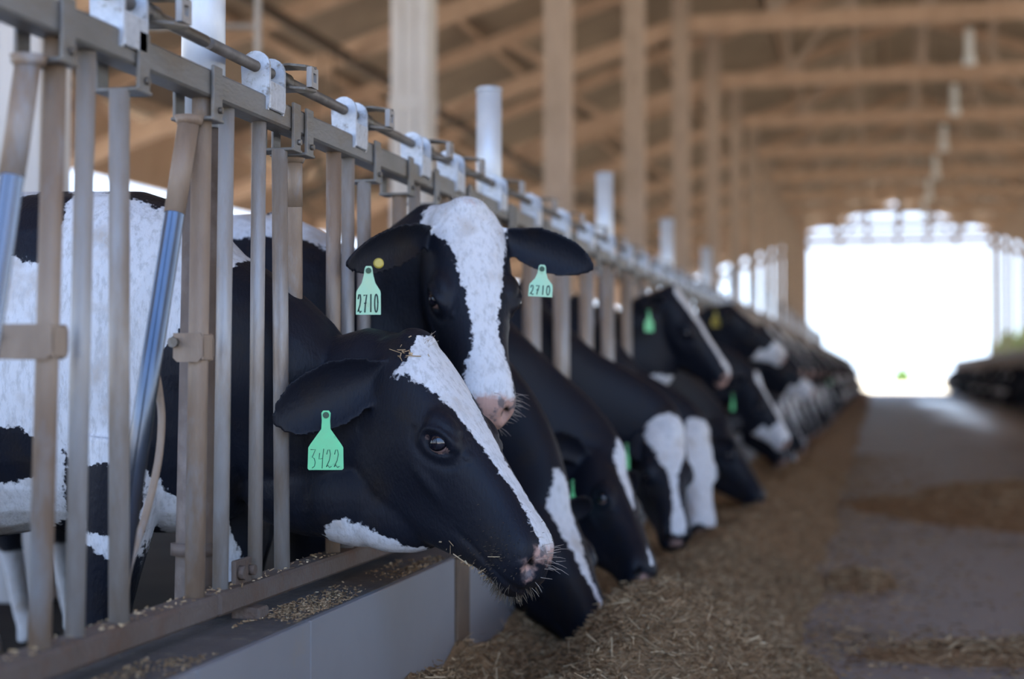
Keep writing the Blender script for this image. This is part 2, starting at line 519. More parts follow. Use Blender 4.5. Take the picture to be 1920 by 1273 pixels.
def truss(y, label, group=None):
    e = empty('roof_truss', (RX, y, 7.45)); off = (RX, y, 7.45)
    b = MB(); b.beam((XC_L, y, 7.45), (XC_R, y, 7.45), 0.14, 0.32); P_(b, M['wood'], 'tie_beam', e, off)
    for xe, xc in ((XL, XC_L), (XR, XC_R)):
        zl = 7.45 - 0.33 * abs(xe - xc)
        b = MB(); b.beam((xc, y, 7.45), (xe, y, zl), 0.12, 0.30); P_(b, M['wood'], 'side_chord', e, off)
        b = MB(); b.beam((RX, y, RZ - 0.27), (xe, y, roofz(xe) - 0.27), 0.12, 0.26); P_(b, M['wood'], 'rafter', e, off)
        s = -1 if xe < 0 else 1
        for d in (2.4, 5.2, 8.0):
            x = xc + s * d; x2 = x + s * 0.95
            b = MB(); b.beam((x, y, 7.45 - 0.33 * d + .1), (x2, y, roofz(x2) - 0.3), 0.08, 0.15); P_(b, M['wood'], 'web', e, off)
    for d in (-2.9, -1.45, 0.0, 1.45, 2.9):
        b = MB(); b.beam((RX + d, y, 7.5), (RX + d, y, roofz(RX + d) - 0.3), 0.1, 0.14, (1, 0, 0)); P_(b, M['column'], 'web', e, off)
    for d in (-1.45, 1.45):
        b = MB(); b.beam((RX + 2 * d, y, 7.55), (RX + d, y, roofz(RX + d) - 0.35), 0.08, 0.12); P_(b, M['column'], 'web', e, off)
    tag(e, label, 'roof truss', group)
    return e
tl = {2: 'timber roof truss whose sloping chord crosses behind the wide pale grey column', 3: 'timber roof truss whose sloping chord runs down left from the fourth column',
      4: 'timber roof truss with the topmost level tie beam, at upper right', 5: 'timber roof truss with the second level tie beam from the top',
      6: 'timber roof truss with the third level tie beam from the top', 7: 'timber roof truss with the fourth level tie beam from the top'}
tr0 = None
for i, y in enumerate(TY):
    j = i - 1
    if j < 1: continue
    if j in tl: truss(y, tl[j])
    elif j == 1: truss(y, 'nearest timber roof truss, its chord sloping down to upper left corner')
    else: truss(y, 'distant timber roof truss, one of thin beams stacked above the bright barn end', 'distant roof trusses')

# eave headers and outer posts
for x, nm, lb in ((XL, 'eave_header', 'long dark timber header along the low eave behind the cows on the left'), (XR, 'eave_header', 'long timber header along the low eave at far right')):
    b = MB(); b.beam((x, Y0, roofz(x) - 0.72), (x, Y1, roofz(x) - 0.72), 0.1, 1.14)
    tag(b.build(nm, M['wood'], None, (x, 40, roofz(x))), lb, 'beam')
for x, sd_ in ((XL, 'left'), (XR, 'right')):
    for y in TY[1:]:
        b = MB(); b.box((x - 0.09, y - 0.09, 0), (x + 0.09, y + 0.09, roofz(x) - 1.30), bev=0.008)
        tag(b.build('eave_post', M['column'], None, (x, y, 0)), 'square timber post under the %s eave, outlined against daylight' % sd_, 'post', 'eave posts on the %s side' % sd_)

b = MB(); b.beam((-6.7, Y0, 5.86), (-6.7, Y1, 5.86), 0.09, 0.14)
tag(b.build('roof_runner', M['runner'], None, (-6.7, 40, 5.86)), 'dark brown runner slanting down under the left roof behind the columns', 'beam')

# ------------------------------------------------------------------ silver posts in the fence line
SY = [3.212 + 2.595 * i for i in range(0, 16)]
sl = ['silver steel post at upper left, cut off by the top of the picture',
      'tall silver steel post with flat top above the rail, right of the wide grey column',
      'silver steel post above the ear of the cow that faces us',
      'third silver steel post counted from the wide grey column, shorter in view',
      'fourth silver steel post from the wide grey column, above the raised black head']
for i, y in enumerate(SY):
    e = empty('fence_post', (-0.078, y, 0))
    b = MB(); b.tube([(-0.078, y, 1.46), (-0.078, y, 1.975)], 0.0455, 20); P_(b, M['post'], 'pipe', e, (-0.078, y, 0))
    b = MB(); b.tube([(-0.078, y - .05, 0), (-0.078, y - .04, .5), (-0.078, y, 1.462)], 0.0385, 20); b.tube([(-0.078, y - .038, .58), (-0.078, y - .037, .605)], 0.048, 20); P_(b, M['foot'], 'stained_foot', e, (-0.078, y, 0))
    b = MB(); b.tube([(-0.078, y, 1.972), (-0.078, y, 1.984), (-0.078, y, 1.990)], [0.0475, 0.0475, 0.038], 20); P_(b, M['zinc'], 'cap', e, (-0.078, y, 0))
    if i < 5: tag(e, sl[i], 'post')
    else: tag(e, 'distant silver steel fence post small and blurred in the long row', 'post', 'distant silver fence posts')

# ------------------------------------------------------------------ headlock fence
ZB, ZT = 0.520, 1.490                              # top of bottom rail, underside of top rail
def arc(cx, cz, r, a0, a1, n):
    return [(cx + r * math.cos(a0 + (a1 - a0) * k / n), cz + r * math.sin(a0 + (a1 - a0) * k / n)) for k in range(n + 1)]

def bracket_mb(y):
    b = MB()
    for dy in (-0.045, 0.045):
        poly = [(-0.026, 1.512), (0.030, 1.512), (0.034, 1.53), (0.034, 1.60)] + arc(0.002, 1.606, 0.032, 0, PI, 10) + [(-0.03, 1.60)]
        b.prism(poly, lambda u, v, w, yy=y + dy: (u, yy + w, v), 0.009)
    b.box((0.0275, y - 0.045, 1.515), (0.0345, y + 0.045, 1.575), bev=0.002)
    return b
def collar_mb(y):
    b = MB()
    for dy in (-0.0505, 0.0505):
        b.tube([(0.002, y + dy - 0.001, 1.605), (0.002, y + dy + 0.001, 1.605)], 0.0185, 16)
    return b
def latch_mb(y):
    b = MB()
    # two curved jaws round the rod and a hooked end
    for z in (1.580, 1.630):
        poly = [(-0.03, -0.026), (0.03, -0.032), (0.065, -0.026), (0.082, 0.0), (0.065, 0.026), (0.03, 0.032), (-0.03, 0.026)]
        b.prism(poly, lambda u, v, w, zz=z: (u, y + v, zz + w + 0.004 * math.cos(u * 30)), 0.005)
    b.box((-0.032, y - 0.024, 1.580), (-0.027, y + 0.024, 1.630))
    b.tube([(0.0, y - 0.03, 1.605), (0.0, y + 0.03, 1.605)], 0.019, 14)
    return b
def latch_end_mb(y):
    b = MB()
    for z0, z1 in ((1.5825, 1.595), (1.615, 1.6275)):
        b.box((0.066, y - 0.022, z0), (0.078, y + 0.022, z1))
    for a, c in ((-0.022, -0.010), (0.010, 0.022)):
        b.box((0.066, y + a, 1.595), (0.078, y + c, 1.615))
    return b
def hanger_mb(y, w=0.044):
    b = MB()
    b.box((0.0275, y - w / 2, 1.448), (0.0345, y + w / 2, 1.552), bev=0.0015)
    b.box((-0.052, y - w / 2, 1.448), (-0.045, y + w / 2, 1.552), bev=0.0015)
    b.box((-0.052, y - w / 2 - 0.010, 1.444), (0.0345, y + w / 2 + 0.010, 1.451), bev=0.0015)
    return b
def hanger_bolt(y):
    b = MB(); b.tube([(0.033, y + 0.004, 1.466), (0.042, y + 0.004, 1.466)], 0.007, 6)
    return b
def clamp_mb(y):
    b = MB(); xb = -0.085 if y < 2.7 else -0.040
    prof = [(xb, 0.982), (xb + .008, 0.974), (0.012, 0.974), (0.021, 0.986), (0.021, 1.02), (0.016, 1.03), (xb, 1.03)]
    b.prism(prof, lambda u, v, w: (u, y - 0.0255 + w, v), 0.006)
    b.prism(prof, lambda u, v, w: (u, y + 0.0255 + w, v), 0.006)
    b.box((0.016, y - 0.027, 0.977), (0.021, y + 0.027, 1.028), bev=0.002)
    return b
def clamp_bolts(y):
    b = MB(); x = -0.080 if y < 2.7 else -0.036
    b.tube([(x, y - 0.042, 1.012), (x, y - 0.032, 1.012), (x, y - 0.0319, 1.012), (x, y + 0.032, 1.012), (x, y + 0.0321, 1.012), (x, y + 0.042, 1.012)], [.0105, .0105, .0055, .0055, .0105, .0105], 8)
    return b

def swing_parts(root, off, top, mid, bot, m=None):
    top_, mid_ = np.array(top), np.array(mid); q = top_ + (mid_ - top_) * 0.42
    b = MB(); b.tube([top, q - (mid_ - top_) * .02, mid, bot], 0.0195, 16); s = P_(b, m or M['steel'], 'swing_bar', root, off)
    b = MB(); b.tube([top, q], 0.0205, 16); P_(b, M['worn'], 'sleeve', s, off)
    b = MB(); b.tube([(top[0], top[1], top[2] + 0.004), (top[0], top[1], top[2] - 0.014)], [0.030, 0.023], 16); P_(b, M['worn'], 'collar', s, off)
    return s

def panel(y0, y1, bars, swings, hangers, brackets, label, lo_bolt=None):
    """one headlock panel; bars: (y, radius, material, top z)"""
    off = (0, (y0 + y1) / 2, ZB)
    e = empty('headlock_panel', off)
    b = MB(); b.box((-0.026, y0 + 0.004, ZT), (0.026, y1 - 0.004, ZT + 0.055), bev=0.005); P_(b, M['rail'], 'top_rail', e, off)
    b = MB(); b.box((-0.030, y0 + 0.004, ZB - 0.045), (0.034, y1 - 0.004, ZB), bev=0.006); P_(b, M['rust'], 'bottom_rail', e, off)
    b = MB(); b.tube([(0.002, y0 + 0.01, 1.605), (0.002, y1 - 0.01, 1.605)], 0.0125, 14); P_(b, M['rod'], 'lock_rod', e, off)
    for (y, r_, m, zt) in bars:
        yb, yt = y if isinstance(y, tuple) else (y, y)
        b = MB(); b.tube([(0, yb, ZB - 0.004), (0, yt, zt)], r_, 18)
        P_(b, M[m], 'bar', e, off)
    for (t, md, bt, cl) in swings:
        swing_parts(e, off, t, md, bt, M['worn'] if 3.5 < t[1] < 3.6 else None)
        if cl is not None:
            c = P_(clamp_mb(cl), M['worn'], 'pivot_clamp', e, off)
            P_(clamp_bolts(cl), M['dark'], 'bolt', c, off)
    for y in hangers:
        h = P_(hanger_mb(y), M['rail'], 'hanger', e, off)
        P_(hanger_bolt(y), M['dark'], 'bolt', h, off)
    for y in brackets:
        P_(bracket_mb(y), M['zinc'], 'rod_bracket', e, off)
        la = P_(latch_mb(y + 0.115), M['dark'], 'latch', e, off)
        P_(latch_end_mb(y + 0.115), M['galv'], 'latch_hook', la, off)
    if lo_bolt is not None:
        y = lo_bolt
        b = MB(); b.box((0.002, y - 0.045, ZB - 0.004), (0.012, y + 0.045, ZB + 0.05), bev=0.002)
        j = P_(b, M['rust'], 'joint_plate', e, off)
        for d, r_ in ((-0.024, .015), (0.03, .011)):
            b = MB(); b.tube([(0.01, y + d, ZB + 0.024), (0.026, y + d, ZB + 0.024)], r_, 8)
            P_(b, M['rust'], 'bolt', j, off)
        b = MB(); b.box((-0.002, y - 0.035, ZB - 0.09), (0.06, y + 0.02, ZB - 0.046), bev=0.004)
        P_(b, M['rust'], 'foot_bracket', e, off)
    tag(e, label, 'headlock fence')
    return e

G, Wn = 'galv', 'worn'
ZH = 1.447
panel(0.62, 3.04,
      [(0.75, .018, G, ZT), (0.95, .017, G, ZT), (1.14, .017, Wn, ZT), (1.42, .018, G, ZT), (1.62, .017, G, ZT), (1.80, .0175, Wn, ZT), (1.95, .018, G, ZT), (2.10, .017, G, ZH),
       ((2.39, 2.431), .0185, Wn, ZT), ((2.507, 2.537), .0165, G, ZT), ((2.670, 2.661), .0180, G, ZH), ((2.996, 3.023), .0195, Wn, ZT)],
      [((-0.01, 2.364, ZH), (-0.035, 2.288, 0.995), (-0.035, 2.13, 0.57), 2.412), ((-0.01, 2.985, ZH), (-0.035, 2.880, 0.995), (-0.035, 2.735, 0.57), 3.009)],
      [2.412, 2.690, 3.022], [2.655],
      'nearest headlock fence panel with two shiny leaning bars at left edge')
panel(3.04, 5.485,
      [((3.124, 3.148), .0160, G, ZT), ((3.313, 3.329), .0155, G, ZT), ((3.477, 3.453), .0175, G, ZH), (3.826, .0180, Wn, ZT), (3.938, .0165, G, ZT), (4.070, .0180, G, ZH), (4.395, .0200, Wn, ZH),
       (4.545, .0170, G, ZT), (4.660, .0175, G, ZH), (4.87, .0180, Wn, ZT), (4.96, .0165, G, ZT), (5.07, .0175, G, ZH)],
      [((-0.012, 3.575, ZH), (-0.022, 3.61, 1.18), (-0.03, 3.63, 0.95), None)],
      [3.475, 3.560, 4.085, 4.40, 4.675, 5.085], [3.350, 3.945, 4.555, 4.955],
      'headlock fence panel in sharp focus that two nearest cows reach through', lo_bolt=3.22)
names = ['headlock fence panel right behind the two nearest cows, with blue-grey leaning bars', 'headlock fence panel below the second free standing silver post, blurred',
         'headlock fence panel under the raised head with green tag, blurred', 'headlock fence panel beyond the raised head with green tag, strongly blurred']
for q in range(4):
    y0 = 5.485 + 2.445 * q
    bars, sw, hg, br = [], [], [], []
    for s in range(4):
        O = 5.26 + 2.44 * q + 0.61 * s
        bars += [(O + 0.23, .018, Wn, ZT), (O + 0.31, .017, G, ZT), (O + 0.41, .0175, G, ZH)]
        sw.append(((-0.02, O + 0.485, ZH), (-0.045, O + 0.465, 0.99), (-0.045, O + 0.44, 0.57), None))
        hg += [O + 0.425, O + 0.50]
        br.append(O + 0.305)
    panel(y0, y0 + 2.445, bars, sw, hg, br, names[q])

def far_panel(y0, x):
    b = MB()
    b.box((x - 0.026, y0, ZT), (x + 0.026, y0 + 2.44, ZT + 0.055)); b.box((x - 0.03, y0, ZB - 0.045), (x + 0.034, y0 + 2.44, ZB))
    b.tube([(x, y0, 1.605), (x, y0 + 2.44, 1.605)], 0.0125, 8)
    for s in range(4):
        O = y0 + 0.61 * s
        for d in (0.19, 0.30, 0.43):
            b.tube([(x, O + d, ZB), (x, O + d, ZT)], 0.0175, 8)
        b.box((x - 0.03, O + 0.26, 1.512), (x + 0.034, O + 0.35, 1.636))
        b.box((x - 0.03, O + 0.40, 1.588), (x + 0.074, O + 0.44, 1.628))
    return b
fl = far_panel(15.265, 0.0).build('headlock_panel', M['worn'], None, (0, 16.485, ZB))
tag(fl, 'far headlock fence panel blurred in the left row of cows', 'headlock fence', 'far headlock panels of the left row')
for q in range(1, 30):
    c = fl.copy(); COL.objects.link(c); c.location = (0, 16.485 + 2.445 * q, ZB)
fr = None
for q in range(20):
    c = fl.copy(); COL.objects.link(c); c.location = (5.1, 39.5 + 2.445 * q, ZB); c.rotation_euler = (0, 0, PI)
    tag(c, 'far headlock fence panel along the dark right hand row', 'headlock fence', 'far headlock panels of the right row')

# thin bent rods hanging beside the leaning bars
for (y, lb) in ((3.025, 'thin bent rod curving beside the shiny leaning bar behind the clamp'), (2.34, 'thin bent rod curving at the left picture edge below the clamp')):
    pts = [(-0.05, y - 0.10, 0.955), (-0.055, y - 0.072, 0.91), (-0.055, y - 0.062, 0.86), (-0.055, y - 0.078, 0.78), (-0.055, y - 0.135, 0.68), (-0.055, y - 0.20, 0.60), (-0.05, y - 0.225, 0.56)]
    cr = []
    for i in range(len(pts) - 1):
        p0 = np.array(pts[max(i - 1, 0)]); p1 = np.array(pts[i]); p2 = np.array(pts[i + 1]); p3 = np.array(pts[min(i + 2, len(pts) - 1)])
        for t in (0, .25, .5, .75):
            cr.append(0.5 * ((2 * p1) + (-p0 + p2) * t + (2 * p0 - 5 * p1 + 4 * p2 - p3) * t * t + (-p0 + 3 * p1 - 3 * p2 + p3) * t ** 3))
    cr.append(np.array(pts[-1]))
    b = MB(); b.tube(cr, 0.0075, 10)
    tag(b.build('bent_rod', M['worn'], None, (-0.05, y - .1, .56)), lb, 'rod')

# ------------------------------------------------------------------ cows
def catmull(ks, us, vals):
    """smooth interpolation of rows vals at parameters ks"""
    vals = np.array(vals, float); ks = np.array(ks, float); out = []
    m = np.gradient(vals, ks, axis=0)
    for u in us:
        i = min(max(np.searchsorted(ks, u, 'right') - 1, 0), len(ks) - 2)
        h = ks[i + 1] - ks[i]; t = (u - ks[i]) / h
        out.append((2 * t ** 3 - 3 * t ** 2 + 1) * vals[i] + (t ** 3 - 2 * t ** 2 + t) * h * m[i] + (-2 * t ** 3 + 3 * t ** 2) * vals[i + 1] + (t ** 3 - t ** 2) * h * m[i + 1])
    return np.array(out)
def unit(v):
    v = np.array(v, float); return v / np.linalg.norm(v)

# head stations: s, top, bottom, half width, jaw half width   (metres for a 0.54 m head)
HEAD = np.array([
    (-0.050, -0.030, -0.170, 0.070, 0.060),
    (-0.020, -0.004, -0.220, 0.088, 0.075),
    (0.030, 0.010, -0.262, 0.105, 0.088),
    (0.080, 0.014, -0.292, 0.114, 0.092),
    (0.140, 0.013, -0.318, 0.118, 0.090),
    (0.200, 0.010, -0.328, 0.117, 0.086),
    (0.260, 0.006, -0.318, 0.108, 0.078),
    (0.320, 0.002, -0.288, 0.091, 0.066),
    (0.380, 0.000, -0.250, 0.077, 0.057),
    (0.440, -0.002, -0.212, 0.071, 0.053),
    (0.490, -0.003, -0.182, 0.073, 0.055),
    (0.530, -0.007, -0.165, 0.076, 0.057),
    (0.560, -0.018, -0.154, 0.073, 0.055),
    (0.585, -0.038, -0.146, 0.060, 0.046),
    (0.602, -0.070, -0.132, 0.038, 0.030)])

def head_ring(row, N=44):
    s, nT, nB, w, jw = row
    D = nT - nB
    half = [(0, nT), (0.5 * w, nT - 0.02 * D), (0.86 * w, nT - 0.12 * D), (w, nT - 0.27 * D), (0.93 * w + 0.07 * jw, nT - 0.45 * D), (0.4 * w + 0.6 * jw, nT - 0.65 * D), (jw, nT - 0.82 * D), (0.62 * jw, nT - 0.96 * D), (0, nB)]
    pts = np.array(half + [(-a, b) for a, b in half[-2:0:-1]])
    n = len(pts); out = []
    for q in range(N):
        u = q / N * n; i = int(u); t = u - i
        p0, p1, p2, p3 = (pts[(i + k) % n] for k in (-1, 0, 1, 2))
        out.append(0.5 * (2 * p1 + (p2 - p0) * t + (2 * p0 - 5 * p1 + 4 * p2 - p3) * t * t + (3 * p1 - p0 - 3 * p2 + p3) * t ** 3))
    return out

def ellipse_ring(c, r, u, hw, hh, N=32, e=2.25):
    out = []
    for k in range(N):
        a = 2 * PI * k / N
        ca, sa = math.cos(a), math.sin(a)
        q = 1.0 / (abs(ca) ** e + abs(sa) ** e) ** (1 / e)
        out.append(np.array(c) + np.array(r) * ca * q * hw + np.array(u) * sa * q * hh)
    return out

def cow_frame(P, Mz, nd):
    P = np.array(P, float); Mz = np.array(Mz, float)
    L = np.linalg.norm(Mz - P); h = (Mz - P) / L
    n = np.array(nd, float); n = unit(n - h * (n @ h))
    t = np.cross(n, h)
    return P, h, n, t, L / 0.54

def ear_mb(b, base, tip, o, wmax=0.057, droop=0.02, thick=0.012):
    base = np.array(base); tip = np.array(tip); d = tip - base; L = np.linalg.norm(d); d /= L
    o = unit(np.array(o) - d * (np.array(o) @ d)); wv = np.cross(d, o)
    us = np.linspace(0, 1, 15)
    wf = np.interp(us, [0, .1, .25, .42, .6, .78, .9, .97, 1], [.36, .48, .76, .97, 1.0, .86, .6, .34, .10]) * wmax
    rings = []
    for u, w in zip(us, wf):
        c = base + d * L * u - np.array((0, 0, 1)) * droop * u * u
        curl = 0.62 - 0.30 * u
        fr, bk = [], []
        for v in np.linspace(-1, 1, 9):
            th = thick * (1 - 0.55 * v * v) * (1.5 - 0.6 * u)
            q = c + wv * w * v + o * (curl * w * v * v - curl * w * 0.5)
            fr.append(q + o * th / 2); bk.append(q - o * th / 2)
        rings.append(fr + bk[::-1])
    b.loft(rings, True, True)

def make_cow(P, Mz, nd, yc, xo=0.25, zc=0.86, voxel=0.009, ears=None, eyew=.057, pattern=None, zback=0.0, neck=1.0, hero=False, tail=True, loc=None, yneck=None, lumps=(), legdx=(-.05, .03)):
    """one continuous body mesh. P poll, Mz nose tip, nd dorsal direction of the face, yc the stall centre"""
    P, h, n, t, S = cow_frame(P, Mz, nd)
    yn = yc if yneck is None else yneck
    b = MB()
    # torso
    st = np.array([(-0.36, .90, .15, .09), (-.42, .93, .31, .155), (-.52, .96, .38, .205), (-.66, .98, .405, .235), (-.9, .985, .405, .255), (-1.2, .96, .43, .28), (-1.5, .96, .43, .288), (-1.75, 1.0, .395, .275),
                   (-1.95, 1.06, .33, .25), (-2.1, 1.12, .24, .18), (-2.17, 1.14, .14, .10)])
    st[:, 0] += xo; st[:, 1] += zback
    rings = [ellipse_ring((x, yc, z), (0, 1, 0), (0, 0, 1), hw, hh) for x, z, hh, hw in st[::-1]]
    b.loft(rings)
    # neck
    lo_ = float(np.clip((1.10 - P[2]) / 0.28, 0, 1))
    A = (xo - .62, yc, 1.03 + zback); B = (xo - .34 - .05 * lo_, 0.6 * yc + 0.4 * yn, 1.0 * (1.02 + zback) * 0.6 + 0.4 * zc - .02 * lo_); C = (0.02 - .08 * lo_, yn, zc + .035 * lo_)
    Dh = P + S * (h * 0.085 - n * 0.145)
    E = P + S * (h * 0.15 - n * 0.155)
    pts = np.array([A, B, C, Dh, E])
    kn = np.concatenate([[0], np.cumsum(np.linalg.norm(np.diff(pts, axis=0), axis=1))])
    us = np.linspace(0, kn[-1], 18)
    ctr = catmull(kn, us, pts)
    rad = catmull(kn, us, [(.375 * neck, .225), ((.270 - .02 * lo_) * neck, .175), ((.250 - .012 * lo_) * neck, .130), (.170 * S, .105 * S), (.145 * S, .098 * S)])
    ue = unit(n - h)
    rings = []
    for i, c in enumerate(ctr):
        d = unit(ctr[min(i + 1, len(ctr) - 1)] - ctr[max(i - 1, 0)])
        w = us[i] / kn[-1]
        w = w * w
        up = unit(np.array((0, 0, 1.0)) * (1 - w) + ue * w)
        up = unit(up - d * (up @ d)); rt = np.cross(d, up)
        rings.append(ellipse_ring(c, rt, up, rad[i][1], rad[i][0], 32, 2.1))
    b.loft(rings)
    # head
    us = np.concatenate([np.linspace(-0.05, 0.53, 27), np.linspace(0.540, 0.602, 8)])
    rows = catmull(HEAD[:, 0], us, HEAD)
    rings = []
    for row in rows:
        rings.append([P + S * (h * row[0] + t * a + n * bb) for a, bb in head_ring(row)])
    b.loft(rings)
    X = lambda s, nn, tt: P + S * (h * s + n * nn + t * tt)
    def blob(s, nn, tt, rs, rn, rtt):
        q = MB(); q.sphere((0, 0, 0), 1.0, 16, 10)
        V = np.array(q.v)
        b.add([X(s + a * rs, nn + c * rn, tt + d * rtt) for a, c, d in V], q.f, True)
    for sg in (-1, 1):
        blob(0.228, -0.040, sg * 0.086, .060, .038, .036)          # brow and orbit
        blob(0.560, -0.066, sg * 0.042, .032, .042, .032)          # nostril wing
        blob(0.23, -0.165, sg * 0.060, .10, .10, .032)             # cheek
    blob(-0.005, -0.020, 0, .048, .038, .062)                      # poll
    blob(0.560, -0.138, 0, .040, .026, .045)                       # chin and lower lip
    ebase = []
    if ears is None:
        ears = [(X(-0.02, -0.09, sg * 0.31), unit(h * 0.6 + n * 0.5 - np.array((0, 0, .3)))) for sg in (-1, 1)]
    for sg, ear in zip((-1, 1), ears):
        if ear is None: continue
        bs = X(0.035, -0.062, sg * 0.080)
        ear_mb(b, bs, ear[0], ear[1], thick=max(0.012, voxel * 1.7), wmax=eyew)
        ebase.append((bs, np.array(ear[0]), np.array(ear[1])))
    for c_, r_ in lumps:
        b.sphere(c_, r_, 20, 12)
    # legs
    def leg(pts, rs):
        pts = np.array(pts, float); pts[:, 0] += xo; pts[:, 1] += yc
        kk = np.arange(len(pts)); uu = np.linspace(0, len(pts) - 1, 5 * len(pts))
        b.tube(catmull(kk, uu, pts), list(catmull(kk, uu, np.array(rs)[:, None])[:, 0]), 16)
    for sg in (-1, 1):
        e_ = legdx[sg > 0]
        leg([(-.60 + e_ * .5, sg * .13, .80), (-.58 + e_, sg * .145, .60), (-.60 + e_, sg * .145, .40), (-.59 + e_, sg * .145, .24), (-.585 + e_, sg * .145, .11), (-.56 + e_, sg * .145, .055), (-.55 + e_, sg * .145, .0)], [.12, .092, .060, .038, .040, .05, .056])
        leg([(-1.86, sg * .14, .92), (-1.76, sg * .16, .70), (-1.88, sg * .16, .50), (-1.98, sg * .16, .42), (-1.95, sg * .16, .24), (-1.92, sg * .16, .11), (-1.89, sg * .16, .055), (-1.88, sg * .16, .0)], [.19, .135, .075, .055, .038, .038, .05, .056])
    q = MB(); q.sphere((xo - 1.62, yc, 0.56), (.17, .15, .13), 16, 10); b.add(q.v, q.f, True)
    if tail:
        b.tube([(xo - 2.12, yc, 1.28 + zback), (xo - 2.2, yc, 1.2), (xo - 2.24, yc, 0.95), (xo - 2.24, yc, 0.7), (xo - 2.23, yc, 0.5), (xo - 2.22, yc, 0.38)], [.03, .026, .02, .018, .032, .012], 10)
    # fuse into one skin
    tmp = b.build('tmp', M['coat'])
    md = tmp.modifiers.new('r', 'REMESH'); md.mode = 'VOXEL'; md.voxel_size = voxel; md.use_smooth_shade = True
    dg = bpy.context.evaluated_depsgraph_get()
    me = bpy.data.meshes.new_from_object(tmp.evaluated_get(dg))
    old = tmp.data; bpy.data.objects.remove(tmp); bpy.data.meshes.remove(old)
    nv = len(me.vertices)
    V = np.empty(nv * 3); me.vertices.foreach_get('co', V); V = V.reshape(-1, 3)
    ne = len(me.edges); ed = np.empty(ne * 2, int); me.edges.foreach_get('vertices', ed); ed = ed.reshape(-1, 2)
    deg = np.bincount(ed.ravel(), minlength=nv).astype(float)[:, None]
    for it in range(int(round(0.032 / voxel)) + 2):
        acc = np.zeros_like(V)
        for ax in range(3):
            acc[:, ax] = np.bincount(ed[:, 0], V[ed[:, 1], ax], nv) + np.bincount(ed[:, 1], V[ed[:, 0], ax], nv)
        V += (0.5 if it % 2 == 0 else -0.42) * (acc / deg - V) if it > 2 else 0.5 * (acc / deg - V)
    me.vertices.foreach_set('co', V.ravel()); me.update()
    Nn = np.empty(nv * 3); me.vertices.foreach_get('normal', Nn); Nn = Nn.reshape(-1, 3)
    rel = (V - P) / S
    s, nn, tt = rel @ h, rel @ n, rel @ t
    inh = (s > -0.06) & (s < 0.66) & (np.abs(tt) < 0.15) & (nn > -0.36) & (nn < 0.08)
    ga = lambda x, c, w: np.exp(-((x - c) / w) ** 2)
    disp = np.zeros(nv)
    at_ = np.abs(tt)
    nostr = np.zeros(nv)
    pinkx = np.full(nv, -0.2)
    # nostrils, mouth line, eye sockets, lids
    e1 = (s - 0.580) / 0.022; e2 = (nn + 0.050 + 0.5 * (at_ - 0.045)) / 0.024; e3 = (at_ - 0.048 - 0.25 * (nn + 0.050)) / 0.017
    q = np.exp(-(e1 ** 2 * 0.5 + e2 ** 2 + e3 ** 2)) * inh
    disp -= (0.030 if hero else 0.02) * S * q
    nostr = np.clip((q - 0.30) * 4, 0, 1) * np.clip((nn + 0.060) / 0.012 if hero else 1.0, 0, 1)
    ml = -0.118 - (0.58 - s) * 0.20
    disp -= 0.004 * S * ga(nn, ml, 0.007) * np.clip((s - 0.40) / 0.05, 0, 1) * (s < 0.63) * inh
    es, en = 0.250, -0.054
    a = (s - es) * 0.94 + (nn - en) * 0.34; c = -(s - es) * 0.34 + (nn - en) * 0.94
    qe = np.sqrt((a / 0.026) ** 2 + (c / 0.0180) ** 2)
    side = inh & (at_ > 0.07)
    disp -= 0.012 * S * np.clip(1.15 - qe, 0, 1) * side
    disp += 0.0060 * S * ga(qe, 1.5, 0.32) * side * np.where(c > 0, 1.25, 0.9)
    disp -= 0.004 * S * ga(qe, 2.5, 0.4) * side * (c < 0)
    disp += 0.006 * S * ga(nn, -0.135 - 0.05 * (s - 0.3), 0.014) * ga(s, 0.30, 0.05) * side   # facial crest
    disp += 0.007 * S * ga(s, 0.02, 0.05) * ga(tt, 0, 0.05) * inh * (nn > -0.05)
    disp += 0.0035 * S * ga(np.abs(a - 0.012), 0.052, 0.008) * ga(c, -0.002, 0.03) * side - 0.003 * S * ga(c, 0.034, 0.006) * ga(a, 0.0, 0.03) * side   # folds round the eye
    V2 = V + Nn * disp[:, None]
    me.vertices.foreach_set('co', V2.ravel()); me.update()
    white, pink = pattern(V2[:, 0], V2[:, 1] - yc, V2[:, 2], s, nn, tt, inh, Nn @ n, Nn @ h)
    if hero:
        lid = np.where(side & (qe > 0.8) & (qe < 1.25) & (c < 0.004), 0.0, -0.2)
        pink = np.maximum(pink, lid - 0.004)
    L_ = np.array(loc if loc is not None else (0.0, yc, 0.0))
    for nm, ar in (('white', white), ('pink', pink), ('nostril', nostr)):
        at = me.attributes.new(nm, 'FLOAT', 'POINT'); at.data.foreach_set('value', np.asarray(ar, np.float32))
    me.vertices.foreach_set('co', (V2 - L_).ravel()); me.update()
    me.polygons.foreach_set('use_smooth', [True] * len(me.polygons))
    me.materials.clear(); me.materials.append(M['coat'])
    me.name = 'dairy_cow'
    o = bpy.data.objects.new('dairy_cow', me); COL.objects.link(o); o.location = L_
    # eyes
    bv = BVHTree.FromPolygons([Vector(p) for p in V], [tuple(p.vertices) for p in me.polygons])
